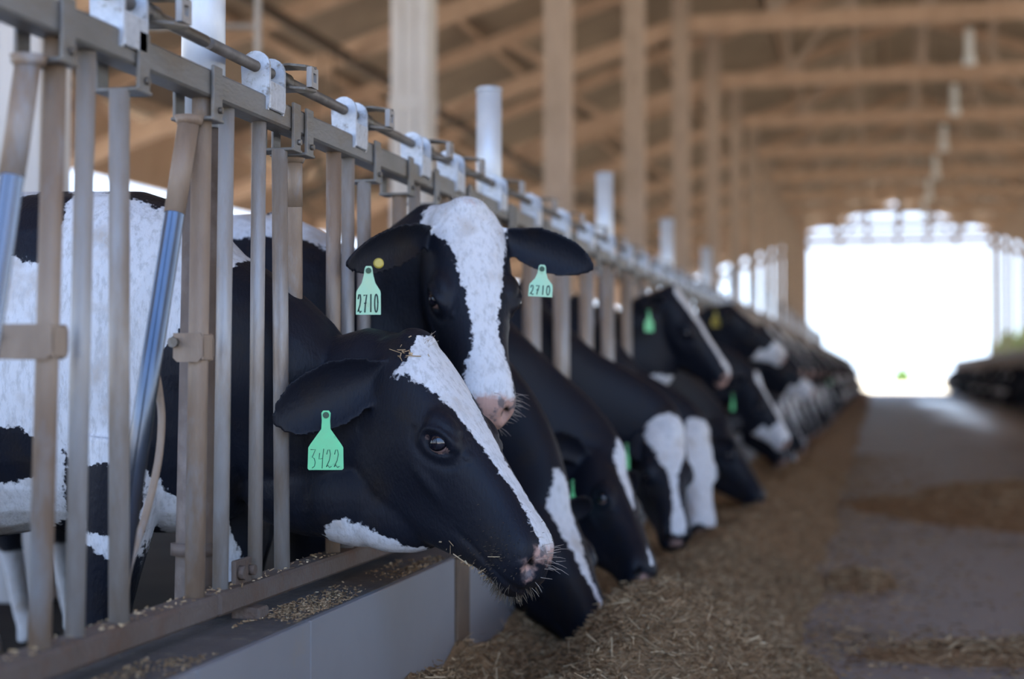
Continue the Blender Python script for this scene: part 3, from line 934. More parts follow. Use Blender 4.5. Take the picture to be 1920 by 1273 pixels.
    for sg in (-1, 1):
        org = Vector(X(es, en, sg * 0.4)); hit = bv.ray_cast(org, Vector(-sg * t), 1.0)
        if hit[0] is None: continue
        cpt = np.array(hit[0]) - sg * t * 0.0125 * S
        b = MB(); b.sphere(cpt, 0.0235 * S, 20, 12)
        eye = b.build('eye', M['eyeball'], o, L_)
        b = MB(); ax = unit(sg * t * 1.0 - h * 0.12 + n * 0.42)
        u = unit(np.cross(ax, n)); v = np.cross(ax, u); rr = 0.0239 * S
        b.loft([[cpt + rr * (ax * math.cos(th) + (u * math.cos(2 * PI * k / 24) + v * math.sin(2 * PI * k / 24)) * math.sin(th)) for k in range(24)] for th in np.radians([72, 56, 40, 24, 10, 3])])
        b.build('iris', M['iris'], eye, L_)
    o_info = dict(P=P, h=h, n=n, t=t, S=S, loc=L_, X=X, ears=ebase, bv=bv)
    return o, o_info

def smax(a, b): return np.maximum(a, b)
def poly_sd(px, py, poly):
    """signed distance, positive inside"""
    poly = np.array(poly); d = np.full(px.shape, 1e9); ins = np.zeros(px.shape, bool)
    for i in range(len(poly)):
        a = poly[i]; b = poly[(i + 1) % len(poly)]
        e = b - a; w0 = px - a[0]; w1 = py - a[1]
        tt = np.clip((w0 * e[0] + w1 * e[1]) / (e @ e), 0, 1)
        d = np.minimum(d, np.hypot(w0 - tt * e[0], w1 - tt * e[1]))
        cnd = (a[1] > py) != (b[1] > py)
        with np.errstate(divide='ignore', invalid='ignore'):
            xi = (b[0] - a[0]) * (py - a[1]) / (b[1] - a[1] + 1e-12) + a[0]
        ins ^= cnd & (px < xi)
    return np.where(ins, d, -d)

def blaze(s, nn, tt, inh, ks, ws, cs=None, floor=-0.075):
    w = np.interp(s, ks, ws); c = 0.0 if cs is None else np.interp(s, ks, cs)
    f = np.minimum(w - np.abs(tt - c), (nn - floor) * 1.5)
    f = np.minimum(f, np.minimum(s - ks[0], ks[-1] - s))
    return np.where(inh, f, -0.3)

def blobs(x, y, z, seed, k=6, side=1.0):
    r = np.random.default_rng(seed); f = np.full(x.shape, -0.3)
    for _ in range(k):
        c = np.array((r.uniform(-1.9, -0.35), r.uniform(-.3, .3), r.uniform(0.6, 1.4))); rad = r.uniform(.16, .34)
        d = rad - np.sqrt((x - c[0]) ** 2 + (y - c[1]) ** 2 * 0.6 + (z - c[2]) ** 2)
        f = np.maximum(f, d)
    f = np.maximum(f, np.minimum(0.32 - z, -0.25 - x))
    return np.minimum(f, -0.12 - x)

def pat_generic(seed, ks, ws, chin=False, cs=None, pinkn=0.0):
    def fn(x, y, z, s, nn, tt, inh, dn, dh):
        w = blobs(x, y, z, seed)
        w = np.where(inh, -0.3, w)
        w = smax(w, blaze(s, nn, tt, inh, ks, ws, cs))
        if chin:
            w = smax(w, np.where(inh, np.minimum(s - 0.40, 0.05) * 1.0 - 0.0 + np.where(nn < -0.11, 0.02, -0.03), -0.3))
        p = np.where(inh & (s > 0.5), np.minimum(s - 0.563, np.minimum(nn + 0.105, 0.06 - np.abs(tt))) + pinkn, -0.2)
        return w, p
    return fn

def ear_tag(cow, info, pos, nrm, up, size, m, number=None, ink=None, ptw=0.0016, bell=False, dn=0.0):
    pos = np.array(pos, float); w = unit(nrm); v = unit(np.array(up, float) - w * (np.array(up, float) @ w)); u = np.cross(v, w)
    hw, sh, bt = size                                              # half width, shoulder drop, bottom drop
    if bell:
        out = [(-.009, .006), (-.006, .011), (.006, .011), (.009, .006), (.011, -.010), (.016, -sh * 0.62), (hw * 0.96, -sh), (hw, -sh - .006), (hw * 1.02, -bt), (-hw * 1.02, -bt), (-hw, -sh - .006), (-hw * 0.96, -sh), (-.016, -sh * 0.62), (-.011, -.010)]
    else:
        out = [(-.010, .005), (-.006, .010), (.006, .010), (.010, .005), (.009, -.012), (.010, -.030), (hw - .004, -sh + .003), (hw, -sh - .004), (hw + .001, -bt + .003), (hw - .002, -bt), (-hw + .002, -bt), (-hw - .001, -bt + .003), (-hw, -sh - .004), (-hw + .004, -sh + .003), (-.010, -.030), (-.009, -.012)]
    f = lambda a, b_, c: pos + u * a + v * b_ + w * c
    b = MB(); b.prism(out, f, 0.0022)
    tg = b.build('ear_tag', m, cow, info['loc'])
    b = MB(); b.tube([pos - w * 0.016, pos + w * 0.0045], 0.0068, 14)
    b.build('rivet', M['rivet'], tg, info['loc'])
    if number:
        D = {'3': [[(.02, 1), (.80, 1), (.30, .56), (.62, .50), (.78, .28), (.66, .06), (.30, -.04)]],
             '4': [[(.22, .80), (.12, .46), (.72, .50)], [(.86, 1.04), (.70, .55), (.62, -.06)]],
             '2': [[(.08, .72), (.25, .97), (.55, .98), (.68, .72), (.50, .38), (.04, .02), (.30, .12), (.55, -.02), (.86, .06)]],
             '7': [[(.04, .92), (.80, .96), (.50, .45), (.36, -.02)], [(.22, .48), (.76, .52)]],
             '1': [[(.48, 1), (.46, 0)]],
             '0': [[(.45 + .36 * math.cos(q * PI / 8), .5 + .5 * math.sin(q * PI / 8)) for q in range(17)]]}
        b = MB(); n_ = len(number); cw = hw * 2 * 0.90 / n_; ch = (bt - sh) * (0.80 if not bell else 0.82)
        x0 = -hw * 0.90; y0 = -bt + 0.004
        for i, dch in enumerate(number):
            for st_ in D[dch]:
                pl = [(x0 + cw * (i + 0.06 + 0.80 * a), y0 + ch * (0.04 + 0.92 * c)) for a, c in st_]
                b.tube([f(a, c, 0.0012) for a, c in pl], ptw, 6)
        b.build('tag_number', ink or M['ink'], tg, info['loc'])
    return tg

def whiskers(cow, info, specs, m, name='whisker'):
    """thin hairs: list of (s, n, t, count, length, spread)"""
    b = MB(); r = np.random.default_rng(3)
    P, h, n, t, S, bv = (info[k] for k in ('P', 'h', 'n', 't', 'S', 'bv'))
    for (s, nn, tt, cnt, ln, sp_, dr) in specs:
        for _ in range(cnt):
            q = info['X'](s + r.normal(0, sp_), nn + r.normal(0, sp_), tt + r.normal(0, sp_))
            hit = bv.find_nearest(Vector(q))
            if hit[0] is None: continue
            p = np.array(hit[0]); nv_ = np.array(hit[1])
            d = unit(nv_ + r.normal(0, .25, 3) + np.array(dr) * 0.8); L = ln * r.uniform(.5, 1.2)
            k = unit(np.cross(d, r.normal(0, 1, 3)))
            b.tube([p - nv_ * .003, p + d * L * .5 + k * L * .05, p + d * L + k * L * .2 - np.array((0, 0, 1)) * L * .1], [.0006, .0005, .0002], 4, False)
    return b.build(name, m, cow, info['loc'])

cam_r = np.array((math.cos(YAW), math.sin(YAW), 0)); cam_f = np.array((-math.sin(YAW), math.cos(YAW), 0)); ZU = np.array((0, 0, 1.0))
def dirv(r, u, toward): return unit(cam_r * r + ZU * u - cam_f * toward)

# --- the cow with tag 3422, head lowered over the curb
def pat1(x, y, z, s, nn, tt, inh, dn, dh):
    wpoly = [(-.80, 1.50), (-.66, 1.46), (-.46, 1.372), (-.33, 1.335), (-.20, 1.325), (-.11, 1.26), (-.15, 1.20), (-.20, 1.07), (-.31, .965), (-.318, .80), (-.34, .755), (-.42, .75), (-.478, .745), (-.50, .79), (-.515, .70), (-.53, .62), (-.7, .56), (-1.2, .7), (-1.6, 1.1), (-1.3, 1.3)]
    w = poly_sd(x, z, wpoly)
    bp = [(-.60, 1.40), (-.545, 1.37), (-.53, 1.22), (-.575, 1.20), (-.66, 1.24), (-.7, 1.36)]
    w = np.minimum(w, -poly_sd(x, z, bp))
    w = np.minimum(w, -poly_sd(x, z, [(-.60, .83), (-.555, .80), (-.57, .72), (-.66, .70), (-.78, .72), (-.74, .84)]))
    w = smax(w, poly_sd(x, z, [(-.48, .70), (-.455, .70), (-.435, .60), (-.36, .585), (-.33, .55), (-.37, .53), (-.45, .575), (-.47, .60)]))
    w = smax(w, poly_sd(x, z, [(-.31, .735), (-.30, .72), (-.22, .60), (-.16, .40), (-.33, .40), (-.335, .58)]))
    w = smax(w, np.minimum(0.16 - z, -0.2 - x))
    w = np.where(inh, -0.3, w)
    w = smax(w, blaze(s, nn, tt, inh, [-.006, .03, .06, .12, .20, .30, .38, .45, .50, .56, .585, .6], [.030, .066, .090, .072, .052, .034, .027, .024, .034, .034, -.02, -.05], [-.008] * 2 + [-.022, -.018, -.012, -.006, -.002, 0, 0, 0, 0, 0], floor=-0.066))
    w = smax(w, poly_sd(x, z, [(.075, .595), (.10, .618), (.135, .634), (.17, .618), (.215, .598), (.26, .578), (.305, .570), (.345, .545), (.34, .48), (.04, .48)]))
    p = np.where(inh & (s > .5), np.minimum(np.minimum(s - .556, nn + .034), .042 - np.abs(tt)), -.2)
    p = smax(p, np.where(inh & (s > .555), .014 - np.hypot((nn + .064) * .8, np.abs(tt) - .046), -.2))
    return w, p
n1d = dirv(.845, .536, .42)
P1, M1 = (0.294, 3.589, 1.020), (0.606, 3.462, 0.606)
c1, i1 = make_cow(P1, M1, n1d, 3.64, xo=0.25, zc=0.82, neck=0.80, voxel=0.0058, hero=True, pattern=pat1,
                  ears=[((0.003, 3.402, 0.866), dirv(.10, -.10, .98)), ((0.16, 3.80, 0.86), dirv(.6, 0.2, .5))], eyew=.074, legdx=(-.085, .09),
                  lumps=[((.06, 3.62, .70), (.22, .095, .125)), ((.17, 3.585, .67), (.19, .082, .112)), ((.25, 3.56, .64), (.14, .065, .09))])
tag(c1, 'nearest cow, lowered black head with white blaze and square green ear tag', 'cow')
ear_tag(c1, i1, (0.127, 3.402, 0.862), dirv(.06, .10, .95), (0, 0, 1), (.0375, .066, .118), M['tag_green'], '3422', M['ink_faded'], 0.0009)
whiskers(c1, i1, [(.555, -.165, -.01, 150, .020, .026, (.1, -.1, -.8)), (.585, -.145, .02, 50, .020, .02, (.4, 0, -.6)), (.51, -.09, -.06, 120, .008, .04, (0, -.4, 0))], M['whisker'], 'chin_hair')
whiskers(c1, i1, [(.58, -.03, 0, 26, .030, .03, (.7, 0, .3)), (.012, .012, -.012, 16, .022, .010, (.1, 0, .9))], M['whisker_pale'], 'muzzle_hair')

# --- the cow with tags 2710, head up and facing the camera
def pat2(x, y, z, s, nn, tt, inh, dn, dh):
    w = poly_sd(x, z, [(-.62, 1.385), (-.42, 1.395), (-.20, 1.375), (-.06, 1.31), (-.10, 1.265), (-.16, 1.30), (-.26, 1.315), (-.40, 1.305), (-.56, 1.33)])
    w = smax(w, np.minimum(blobs(x, y, z, 21, 4), -.75 - x))
    w = smax(w, np.minimum(0.30 - z, -0.1 - x))
    w = np.where(inh, -.3, w)
    w = smax(w, blaze(s, nn, tt, inh | ((s > -.09) & (s < 0.0) & (np.abs(tt) < .15) & (nn > -.12)), [-.085, -.05, .02, .07, .10, .16, .21, .28, .36, .42, .48, .56, .6], [.07, .10, .115, .105, .086, .068, .058, .043, .038, .044, .062, .065, .06], [0, 0, 0, .004, .010, .010, .008, .004, 0, 0, 0, 0, 0], floor=-.10))
    p = np.where(inh & (s > .45), np.minimum(np.minimum(s - .548, nn + .16), .075 - np.abs(tt)), -.2)
    p = smax(p, np.where(np.hypot(s + .012, tt) < .05, .010 - np.hypot(s + .012, tt), -.2))
    return w, p
P2, M2 = (0.272, 4.102, 1.370), (0.385, 3.887, 0.913)
c2, i2 = make_cow(P2, M2, dirv(.28, .42, .86), 4.235, xo=0.30, zc=1.05, voxel=0.0062, hero=True, pattern=pat2, neck=0.97,
                  ears=[((0.076, 3.690, 1.227), dirv(.25, -.30, .9)), ((0.587, 4.164, 1.241), dirv(-.15, -.10, .95))])
tag(c2, 'cow facing the camera, broad white forehead, pale green numbered tag in each ear', 'cow')
ear_tag(c2, i2, (0.131, 3.693, 1.192), dirv(.05, .05, .97), (0, 0, 1), (.0285, .047, .103), M['tag_pale'], '2710', M['ink'], 0.0017, bell=True)
ear_tag(c2, i2, (0.464, 4.091, 1.216), dirv(-.1, .12, .95), (.06, 0, 1), (.030, .039, .071), M['tag_pale'], '2710', M['ink'], 0.0014, bell=True)
b = MB()
pp = np.array((0.142, 3.736, 1.212)); w_ = dirv(.1, 0, .95); u_ = unit(np.cross(ZU, w_)); v_ = np.cross(w_, u_)
b.loft([[pp + w_ * dz + rr * (u_ * math.cos(2 * PI * k / 20) + v_ * math.sin(2 * PI * k / 20)) for k in range(20)] for dz, rr in ((-.014, .004), (-.002, .004), (-.001, .0125), (.002, .0125), (.004, .008))])
b.build('button_tag', M['tag_yellow'], c2, i2['loc'])
whiskers(c2, i2, [(.53, -.09, .05, 40, .040, .025, (.5, -.2, 0)), (.53, -.15, .02, 24, .03, .02, (.2, 0, -.5)), (-.02, .01, 0, 60, .016, .05, (0, -.3, .1))], M['whisker_pale'], 'muzzle_hair')

# --- the row beyond: (poll, nose, dorsal direction, stall centre, neck height, pattern, label, tag)
B_std = ([-.02, .03, .07, .13, .20, .28, .36, .44, .50, .56], [.012, .035, .055, .050, .040, .022, .014, .012, .010, .005])
B_thin = ([-.02, .03, .08, .14, .20, .28, .36, .44, .50, .56], [.010, .030, .036, .034, .026, .012, -.01, -.01, .01, .012])
B_white = ([-.03, .0, .06, .12, .20, .28, .36, .44, .50, .575], [.05, .08, .10, .105, .10, .09, .085, .085, .085, .07])
B_hour = ([-.03, .0, .06, .12, .20, .28, .36, .44, .50, .57], [.04, .085, .10, .09, .062, .024, .016, .020, .034, .036])
B_none = ([-.02, .03, .56], [-.1, -.1, -.1])
def add_cow(P, Mz, nd, yc, zc, pat, label, tagm=None, xo=0.25, voxel=0.0095, neck=1.0, yneck=None, tpos=None, tn=None, ears=None):
    c, i = make_cow(P, Mz, nd, yc, xo=xo, zc=zc, voxel=voxel, pattern=pat, neck=neck, yneck=yneck, ears=ears)
    tag(c, label, 'cow')
    if tagm:
        bs, tip, o_ = i['ears'][0]
        pos = bs + (tip - bs) * 0.55 + unit(o_) * 0.012 - ZU * 0.02
        ear_tag(c, i, pos if tpos is None else tpos, tn if tn is not None else unit(o_ * np.array((1, 1, .2))), (0, 0, 1), (.034, .055, .105), M[tagm])
    return c, i
add_cow((0.263, 5.159, 0.589), (0.505, 4.945, 0.190), dirv(.66, .42, .62), 5.26, 0.80, pat_generic(31, *B_std, pinkn=-.03), 'cow eating lowest, its black muzzle down in the near feed heap', xo=0.22, voxel=0.0085)
add_cow((0.351, 5.893, 0.676), (0.543, 5.606, 0.319), dirv(.75, .35, .50), 5.87, 0.82, pat_generic(32, *B_thin, pinkn=-.03), 'black cow eating behind the lowest muzzle, thin white brow mark, green tag edge on', 'tag_green', tn=dirv(1, 0, .35), tpos=(0.259, 5.640, 0.576))
add_cow((0.401, 7.081, 0.737), (0.494, 6.803, 0.329), dirv(.30, .30, .9), 7.09, 0.84, pat_generic(33, *B_hour, pinkn=-.03), 'cow with head down facing us, white blaze narrowing between black cheeks', 'tag_green', tn=dirv(1, 0, .35), tpos=(0.276, 6.799, 0.656),
        ears=[((0.274, 6.953, 0.616), dirv(.2,-.2,.9)), ((0.449, 7.400, 0.716), dirv(.2,-.2,.9))])
add_cow((0.400, 8.311, 0.688), (0.488, 8.032, 0.259), dirv(.45, .3, .85), 8.31, 0.79, pat_generic(34, *B_white, pinkn=-.03), 'cow with an all white face lowered to the feed, beside the narrow blaze')
P8 = pat_generic(35, [-.02, .02, .06, .13, .20, .28, .36, .44, .50, .575], [.02, .045, .05, .045, .036, .030, .030, .034, .04, .03])
def pat8(x, y, z, s, nn, tt, inh, dn, dh):
    w, p = P8(x, y, z, s, nn, tt, inh, dn, dh)
    return smax(w, np.where(x > 0.0, poly_sd(x, z, [(.02, .905), (.06, .935), (.13, .95), (.21, .94), (.26, .915), (.20, .885), (.08, .88)]), -.3)), p
add_cow((0.220, 8.922, 1.403), (0.518, 8.894, 0.984), dirv(.72, .50, .42), 8.92, 1.06, pat8, 'cow holding its black head high in profile, bright green tag hanging from ear', 'tag_green', neck=0.95, tn=dirv(.7, 0, .7), tpos=(0.110, 8.705, 1.281))
add_cow((0.387, 9.742, 0.690), (0.658, 9.606, 0.276), dirv(.8, .5, .3), 9.53, 0.86, pat_generic(36, *B_none, pinkn=-.03), 'cow with plain black lowered head, right of the white faced cow', ears=[((0.30, 9.46, 0.60), dirv(.3, -.3, .8)), ((0.50, 9.95, 0.70), dirv(.3, 0, .8))])
add_cow((0.493, 10.938, 0.940), (0.738, 10.847, 0.560), dirv(.8, .5, .35), 10.75, 0.96, pat_generic(37, [-.02, .02, .06, .13, .20, .28, .36, .44, .50, .58], [.02, .04, .045, .045, .04, .03, .03, .05, .075, .07], True), 'cow with long white blaze and white muzzle just above the feed, below the raised heads', 'tag_green', tn=dirv(.9, 0, .4), tpos=(0.384, 10.661, 0.820))
add_cow((0.270, 11.851, 1.433), (0.647, 11.941, 1.140), dirv(.55, .8, .2), 11.97, 1.10, pat_generic(38, [-.02, .03, .56], [-.1, -.1, -.1], True), 'cow with raised black head, pale muzzle and yellow ear tag', 'tag_yellow', neck=0.95, tn=dirv(.4, 0, .9), tpos=(0.180, 11.679, 1.390))
add_cow((0.431, 13.430, 1.152), (0.790, 13.413, 0.865), dirv(.6, .75, .25), 13.19, 1.03, pat_generic(39, [-.02, .03, .3, .56, .58], [-.1, -.1, -.02, .06, .06], True), 'cow half hidden behind the pale muzzles, black head held level', None, neck=0.95)

# --- far cows: four poses, copied down both rows
protos = []
for j, (P, Mz, nd, zc, ks) in enumerate([((.34, -.05, .74), (.58, -.12, .27), (.8, -.3, .5), .86, B_std), ((.42, .0, .92), (.74, -.05, .52), (.75, -.25, .55), .95, B_hour),
                                         ((.25, .05, 1.40), (.60, .02, 1.02), (.7, -.2, .7), 1.1, B_std), ((.36, .08, .66), (.55, -.1, .22), (.75, -.5, .4), .84, B_thin)]):
    c, i = make_cow(P, Mz, nd, 0.0, xo=0.25, zc=zc, voxel=0.017, pattern=pat_generic(50 + j, *ks, chin=(j == 1)), loc=(0, 0, 0))
    bs, tip, o_ = i['ears'][0]
    ear_tag(c, i, bs + (tip - bs) * .55 + o_ * .015, (.5, -.85, 0), (0, 0, 1), (.034, .055, .105), M['tag_green'])
    protos.append(c)
used = set()
def place(j, x, y, rz, label, group):
    if j not in used:
        used.add(j); c = protos[j]
    else:
        c = copy_tree(protos[j])
    c.location = (x, y, 0); c.rotation_euler = (0, 0, rz)
    tag(c, label, 'cow', group)
rr = random.Random(5)
for k in range(86):
    y = 14.15 + 0.69 * k
    if k > 2 and rr.random() < 0.2: continue
    place([0, 3, 0, 3, 2, 1, 3, 2][(k * 5 + rr.randrange(3)) % 8], rr.uniform(-.06, .06), y, 0, 'far cow feeding in the blurred left row, black and white head over the feed', 'far cows of the left row')
for k in range(34):
    y = 41.0 + 1.35 * k
    if min(abs(y - q) for q in TY) < 0.6: continue
    place([0, 1, 3][(k * 2 + rr.randrange(2)) % 3], 5.1 + rr.uniform(-.05, .05), y, PI, 'far cow in the dark right hand row, turned to the alley', 'far cows of the right row')

# ------------------------------------------------------------------ feed
from mathutils import noise as mn
def fbm(x, y, s, o=4):
    v = 0; a = 1
    for i in range(o):
        v += a * mn.noise(Vector((x * s, y * s, i * 7.3))); a *= .5; s *= 2.1
    return v
def heap_h(x, y):
    edge = 1.02 + 0.10 * fbm(3.1, y, 0.8, 2) + (0.16 if y < 6.3 else 0) * max(0, 1 - abs(y - 5.3))
    u = (x - 0.16) / (edge - 0.16)
    if u >= 1: return -0.02
    base = 0.205 * (1 - u ** 2.2) + 0.10 * math.exp(-((x - 0.66) / 0.24) ** 2) * (0.5 + 0.6 * math.exp(-((y - 4.95) / 0.55) ** 2)) 
    base -= 0.11 * math.exp(-((x - 0.36) / 0.16) ** 2) * (0.6 + 0.5 * math.exp(-((y - 4.7) / 0.5) ** 2))
    base += 0.085 * math.exp(-((x - 0.74) / 0.22) ** 2 - ((y - 4.72) / 0.30) ** 2)
    return base + 0.055 * fbm(x, y, 3.0, 4) * min(1, (1 - u) * 4) - 0.005
xs = np.linspace(0.17, 1.32, 64)
ys = np.concatenate([np.arange(3.2, 8, 0.02), np.arange(8, 16, 0.06), np.arange(16, 84, 0.5)])
Hh = np.array([[heap_h(x, y) for x in xs] for y in ys])
vs = [(x, y, max(z, -0.03)) for y, row in zip(ys, Hh) for x, z in zip(xs, row)]
nx = len(xs)
fs = [(i * nx + j, i * nx + j + 1, (i + 1) * nx + j + 1, (i + 1) * nx + j) for i in range(len(ys) - 1) for j in range(nx - 1)]

def strands(pts, ln, rad, up=0.35, seed=1):
    r = np.random.default_rng(seed); n = len(pts)
    az = r.uniform(0, 2 * PI, n); el = r.normal(0, up, n)
    d = np.stack([np.cos(az) * np.cos(el), np.sin(az) * np.cos(el), np.sin(el)], 1)
    L = ln * r.lognormal(-0.2, 0.55, n); R = rad * r.uniform(.6, 1.5, n)
    a = np.cross(d, r.normal(0, 1, (n, 3))); a /= np.linalg.norm(a, axis=1)[:, None]; c = np.cross(d, a)
    V = np.empty((n, 6, 3))
    for e, sg in enumerate((-0.5, 0.5)):
        for k in range(3):
            an = 2 * PI * k / 3
            V[:, e * 3 + k] = pts + d * (L * sg)[:, None] + (a * math.cos(an) * 1.5 + c * math.sin(an) * .6) * R[:, None]
    F = []
    base = np.arange(n)[:, None] * 6
    q = np.concatenate([base + np.array([[i, (i + 1) % 3, 3 + (i + 1) % 3, 3 + i]]) for i in range(3)])
    tone = np.repeat(np.clip(r.normal(.42, .2, n) + .25 * (r.random(n) < .10), 0, 1), 6)
    return V.reshape(-1, 3), q, tone
def mesh_np(name, V, F, m, tone=None):
    me = bpy.data.meshes.new(name); me.from_pydata(V.tolist(), [], F.tolist() if hasattr(F, 'tolist') else F)
    if tone is not None:
        a = me.attributes.new('tone', 'FLOAT', 'POINT'); a.data.foreach_set('value', np.asarray(tone, np.float32))
    me.materials.append(m); me.update()
    o = bpy.data.objects.new(name, me); COL.objects.link(o)
    return o
bed = mesh_np('silage_heap', np.array(vs), fs, M['silage'])
bed.data.polygons.foreach_set('use_smooth', [True] * len(bed.data.polygons))
tag(bed, 'long low heap of brown chopped silage along the curb under the cow heads', 'silage', kind='stuff')
def hs(x, y):
    return np.array([heap_h(a, b_) for a, b_ in zip(x, y)])
def scatter(n, x0, x1, ylo, yhi, pw, seed):
    r = np.random.default_rng(seed)
    x = r.uniform(x0, x1, n); y = ylo + (yhi - ylo) * r.random(n) ** pw
    z = hs(x, y); k = z > 0.0
    return np.stack([x[k], y[k], z[k] + 0.003 + r.exponential(.006, k.sum())], 1)
p = np.concatenate([scatter(62000, .19, 1.15, 3.6, 7.5, 1.0, 1), scatter(22000, .19, 1.15, 7.5, 16, 1.3, 2)])
V, F, T = strands(p, .022, .0010, .42, 3)
p2 = scatter(520, .23, 1.0, 4.0, 6.5, 1.0, 8); V2, F2, T2 = strands(p2, .055, .0015, .5, 9)
o = mesh_np('silage_strands', np.concatenate([V, V2]), np.concatenate([F, F2 + len(V)]), M['strand'], np.concatenate([T, np.clip(T2 + .25, 0, 1)]))
o.parent = bed
# loose feed: two bands across the alley and crumbs between
def patch(name, label, cx, cy, rx, ry, hgt, n, seed, ln=.05, rot=0.0):
    r = np.random.default_rng(seed)
    gx = np.linspace(-1.15, 1.15, 60); gy = np.linspace(-1.15, 1.15, 60)
    def hf(u, v):
        x = cx + u * rx; y = cy + v * ry
        d = math.hypot(u, v) + 0.28 * fbm(x, y, 1.6 / max(rx, .6), 3)
        return hgt * max(0, 1 - d * d) * (1 + .5 * fbm(x, y, 5, 3))
    vs = [(cx + u * rx, cy + v * ry, hf(u, v) - 0.004) for v in gy for u in gx]
    fs = [(i * 60 + j, i * 60 + j + 1, (i + 1) * 60 + j + 1, (i + 1) * 60 + j) for i in range(59) for j in range(59)]
    fs = [q for q in fs if max(vs[i][2] for i in q) > -0.0035]
    us_ = sorted({i for q in fs for i in q}); mp_ = {i: k for k, i in enumerate(us_)}
    o = mesh_np(name, np.array([vs[i] for i in us_]), [tuple(mp_[i] for i in q) for q in fs], M['silage'])
    tag(o, label, 'silage', kind='stuff')
    pu = r.normal(0, .55, (n, 2)); z = np.array([hf(u, v) for u, v in pu])
    pts = np.stack([cx + pu[:, 0] * rx, cy + pu[:, 1] * ry, z + .004 + r.exponential(.004, n)], 1)
    pts = pts[(pts[:, 0] > 0.3) & (pts[:, 0] < 4.8)]
    V, F, T = strands(pts, ln, .0016, .25, seed + 1)
    q = mesh_np('loose_strands', V, F, M['strand'], T); q.parent = o
patch('spilled_silage', 'broad band of spilled silage lying across the alley floor in the middle distance', 2.70, 12.6, 1.55, 2.6, .10, 6000, 41)
patch('spilled_silage', 'small nearer patch of spilled silage at the lower right corner', 1.95, 5.85, .72, .34, .045, 3200, 43, .035)
patch('spilled_silage', 'thin tongue of silage reaching out from the heap onto bare floor', 1.20, 7.75, .17, .42, .035, 900, 47, .04)
r = np.random.default_rng(77)
nc = 9000
x = np.minimum(.95 + r.exponential(.38, nc), 4.5); y = r.uniform(4.8, 20, nc)
V, F, T = strands(np.stack([x, y, np.full(nc, .003)], 1), .020, .0016, .05, 5)
o = mesh_np('feed_crumbs', V, F, M['strand'], T); tag(o, 'scattered feed crumbs on the bare grey alley floor', 'silage', kind='stuff')
# spilled chaff on the ledge
n = 11000
y = 1.9 + 2.6 * r.random(n); x = .038 + .112 * r.random(n)
den = np.array([fbm(a * 4, b_, 2.2, 3) for a, b_ in zip(x, y)])
k = den > (r.random(n) * .9 - .22)
V, F, T = strands(np.stack([x[k], y[k], np.full(k.sum(), .4545)], 1), .0055, .0011, .2, 6)
o = mesh_np('ledge_chaff', V, F, M['strand'], np.clip(T + .05, 0, 1)); tag(o, 'pale chaff spilled along the curb ledge in front of bottom rail', 'chaff', kind='stuff')
n = 260
y = 2.2 + 1.6 * r.random(n)
V, F, T = strands(np.stack([r.uniform(-.024, .03, n), y, np.full(n, ZB + .003)], 1), .007, .0011, .2, 16)
o = mesh_np('rail_chaff', V, F, M['strand'], np.clip(T + .3, 0, 1)); tag(o, 'few pale chaff flakes lying on top of bottom rail', 'chaff', kind='stuff')
# straw caught on the nearest cow
pts = []
for (s_, n_, t_, cnt, sd2) in ((.03, .0, -.085, 16, .018), (.52, -.165, -.02, 34, .03), (.45, -.18, -.03, 10, .02)):
    for _ in range(cnt):
        q = i1['X'](s_ + r.normal(0, sd2), n_ + r.normal(0, sd2), t_ + r.normal(0, sd2))
        hit = i1['bv'].find_nearest(Vector(q))
        pts.append(np.array(hit[0]) + np.array(hit[1]) * .004)
V, F, T = strands(np.array(pts), .018, .0011, .6, 12)
o = mesh_np('caught_straw', V, F, M['strand'], np.clip(T + .35, 0, 1)); tag(o, 'straw bits caught on brow and chin of the nearest cow', 'straw', kind='stuff')

# ------------------------------------------------------------------ lamps, fan, pipe, trees
for i, y in enumerate((32.0, 38.1, 44.2, 50.3, 56.4, 62.5)):
    e = empty('barn_lamp', (3.0, y, 7.0))
    off = (3.0, y, 7.0)
    b = MB(); b.tube([(3.0, y, 7.42), (3.0, y, roofz(3.0) - .2)], .012, 8); P_(b, M['dark'], 'hanging_rod', e, off)
    b = MB(); b.tube([(3.0, y, 7.44), (3.0, y, 7.40), (3.0, y, 7.06), (3.0, y, 7.02)], [.05, .075, .075, .07], 16); P_(b, M['lamp'], 'housing', e, off)
    b = MB(); b.tube([(3.0, y, 7.02), (3.0, y, 6.96), (3.0, y, 6.84), (3.0, y, 6.76)], [.07, .085, .11, .115], 20); P_(b, M['lamp'], 'reflector', e, off)
    lb = ['pale hanging lamp at upper right, largest of the row of lamps', 'second largest pale hanging lamp, below the second tie beam', 'third pale hanging lamp in the row, below the third tie beam', 'fourth pale hanging lamp in the row, small and blurred']
    tag(e, lb[i] if i < 4 else 'tiny blurred hanging lamp near the far barn end', 'lamp', None if i < 4 else 'farthest hanging lamps')

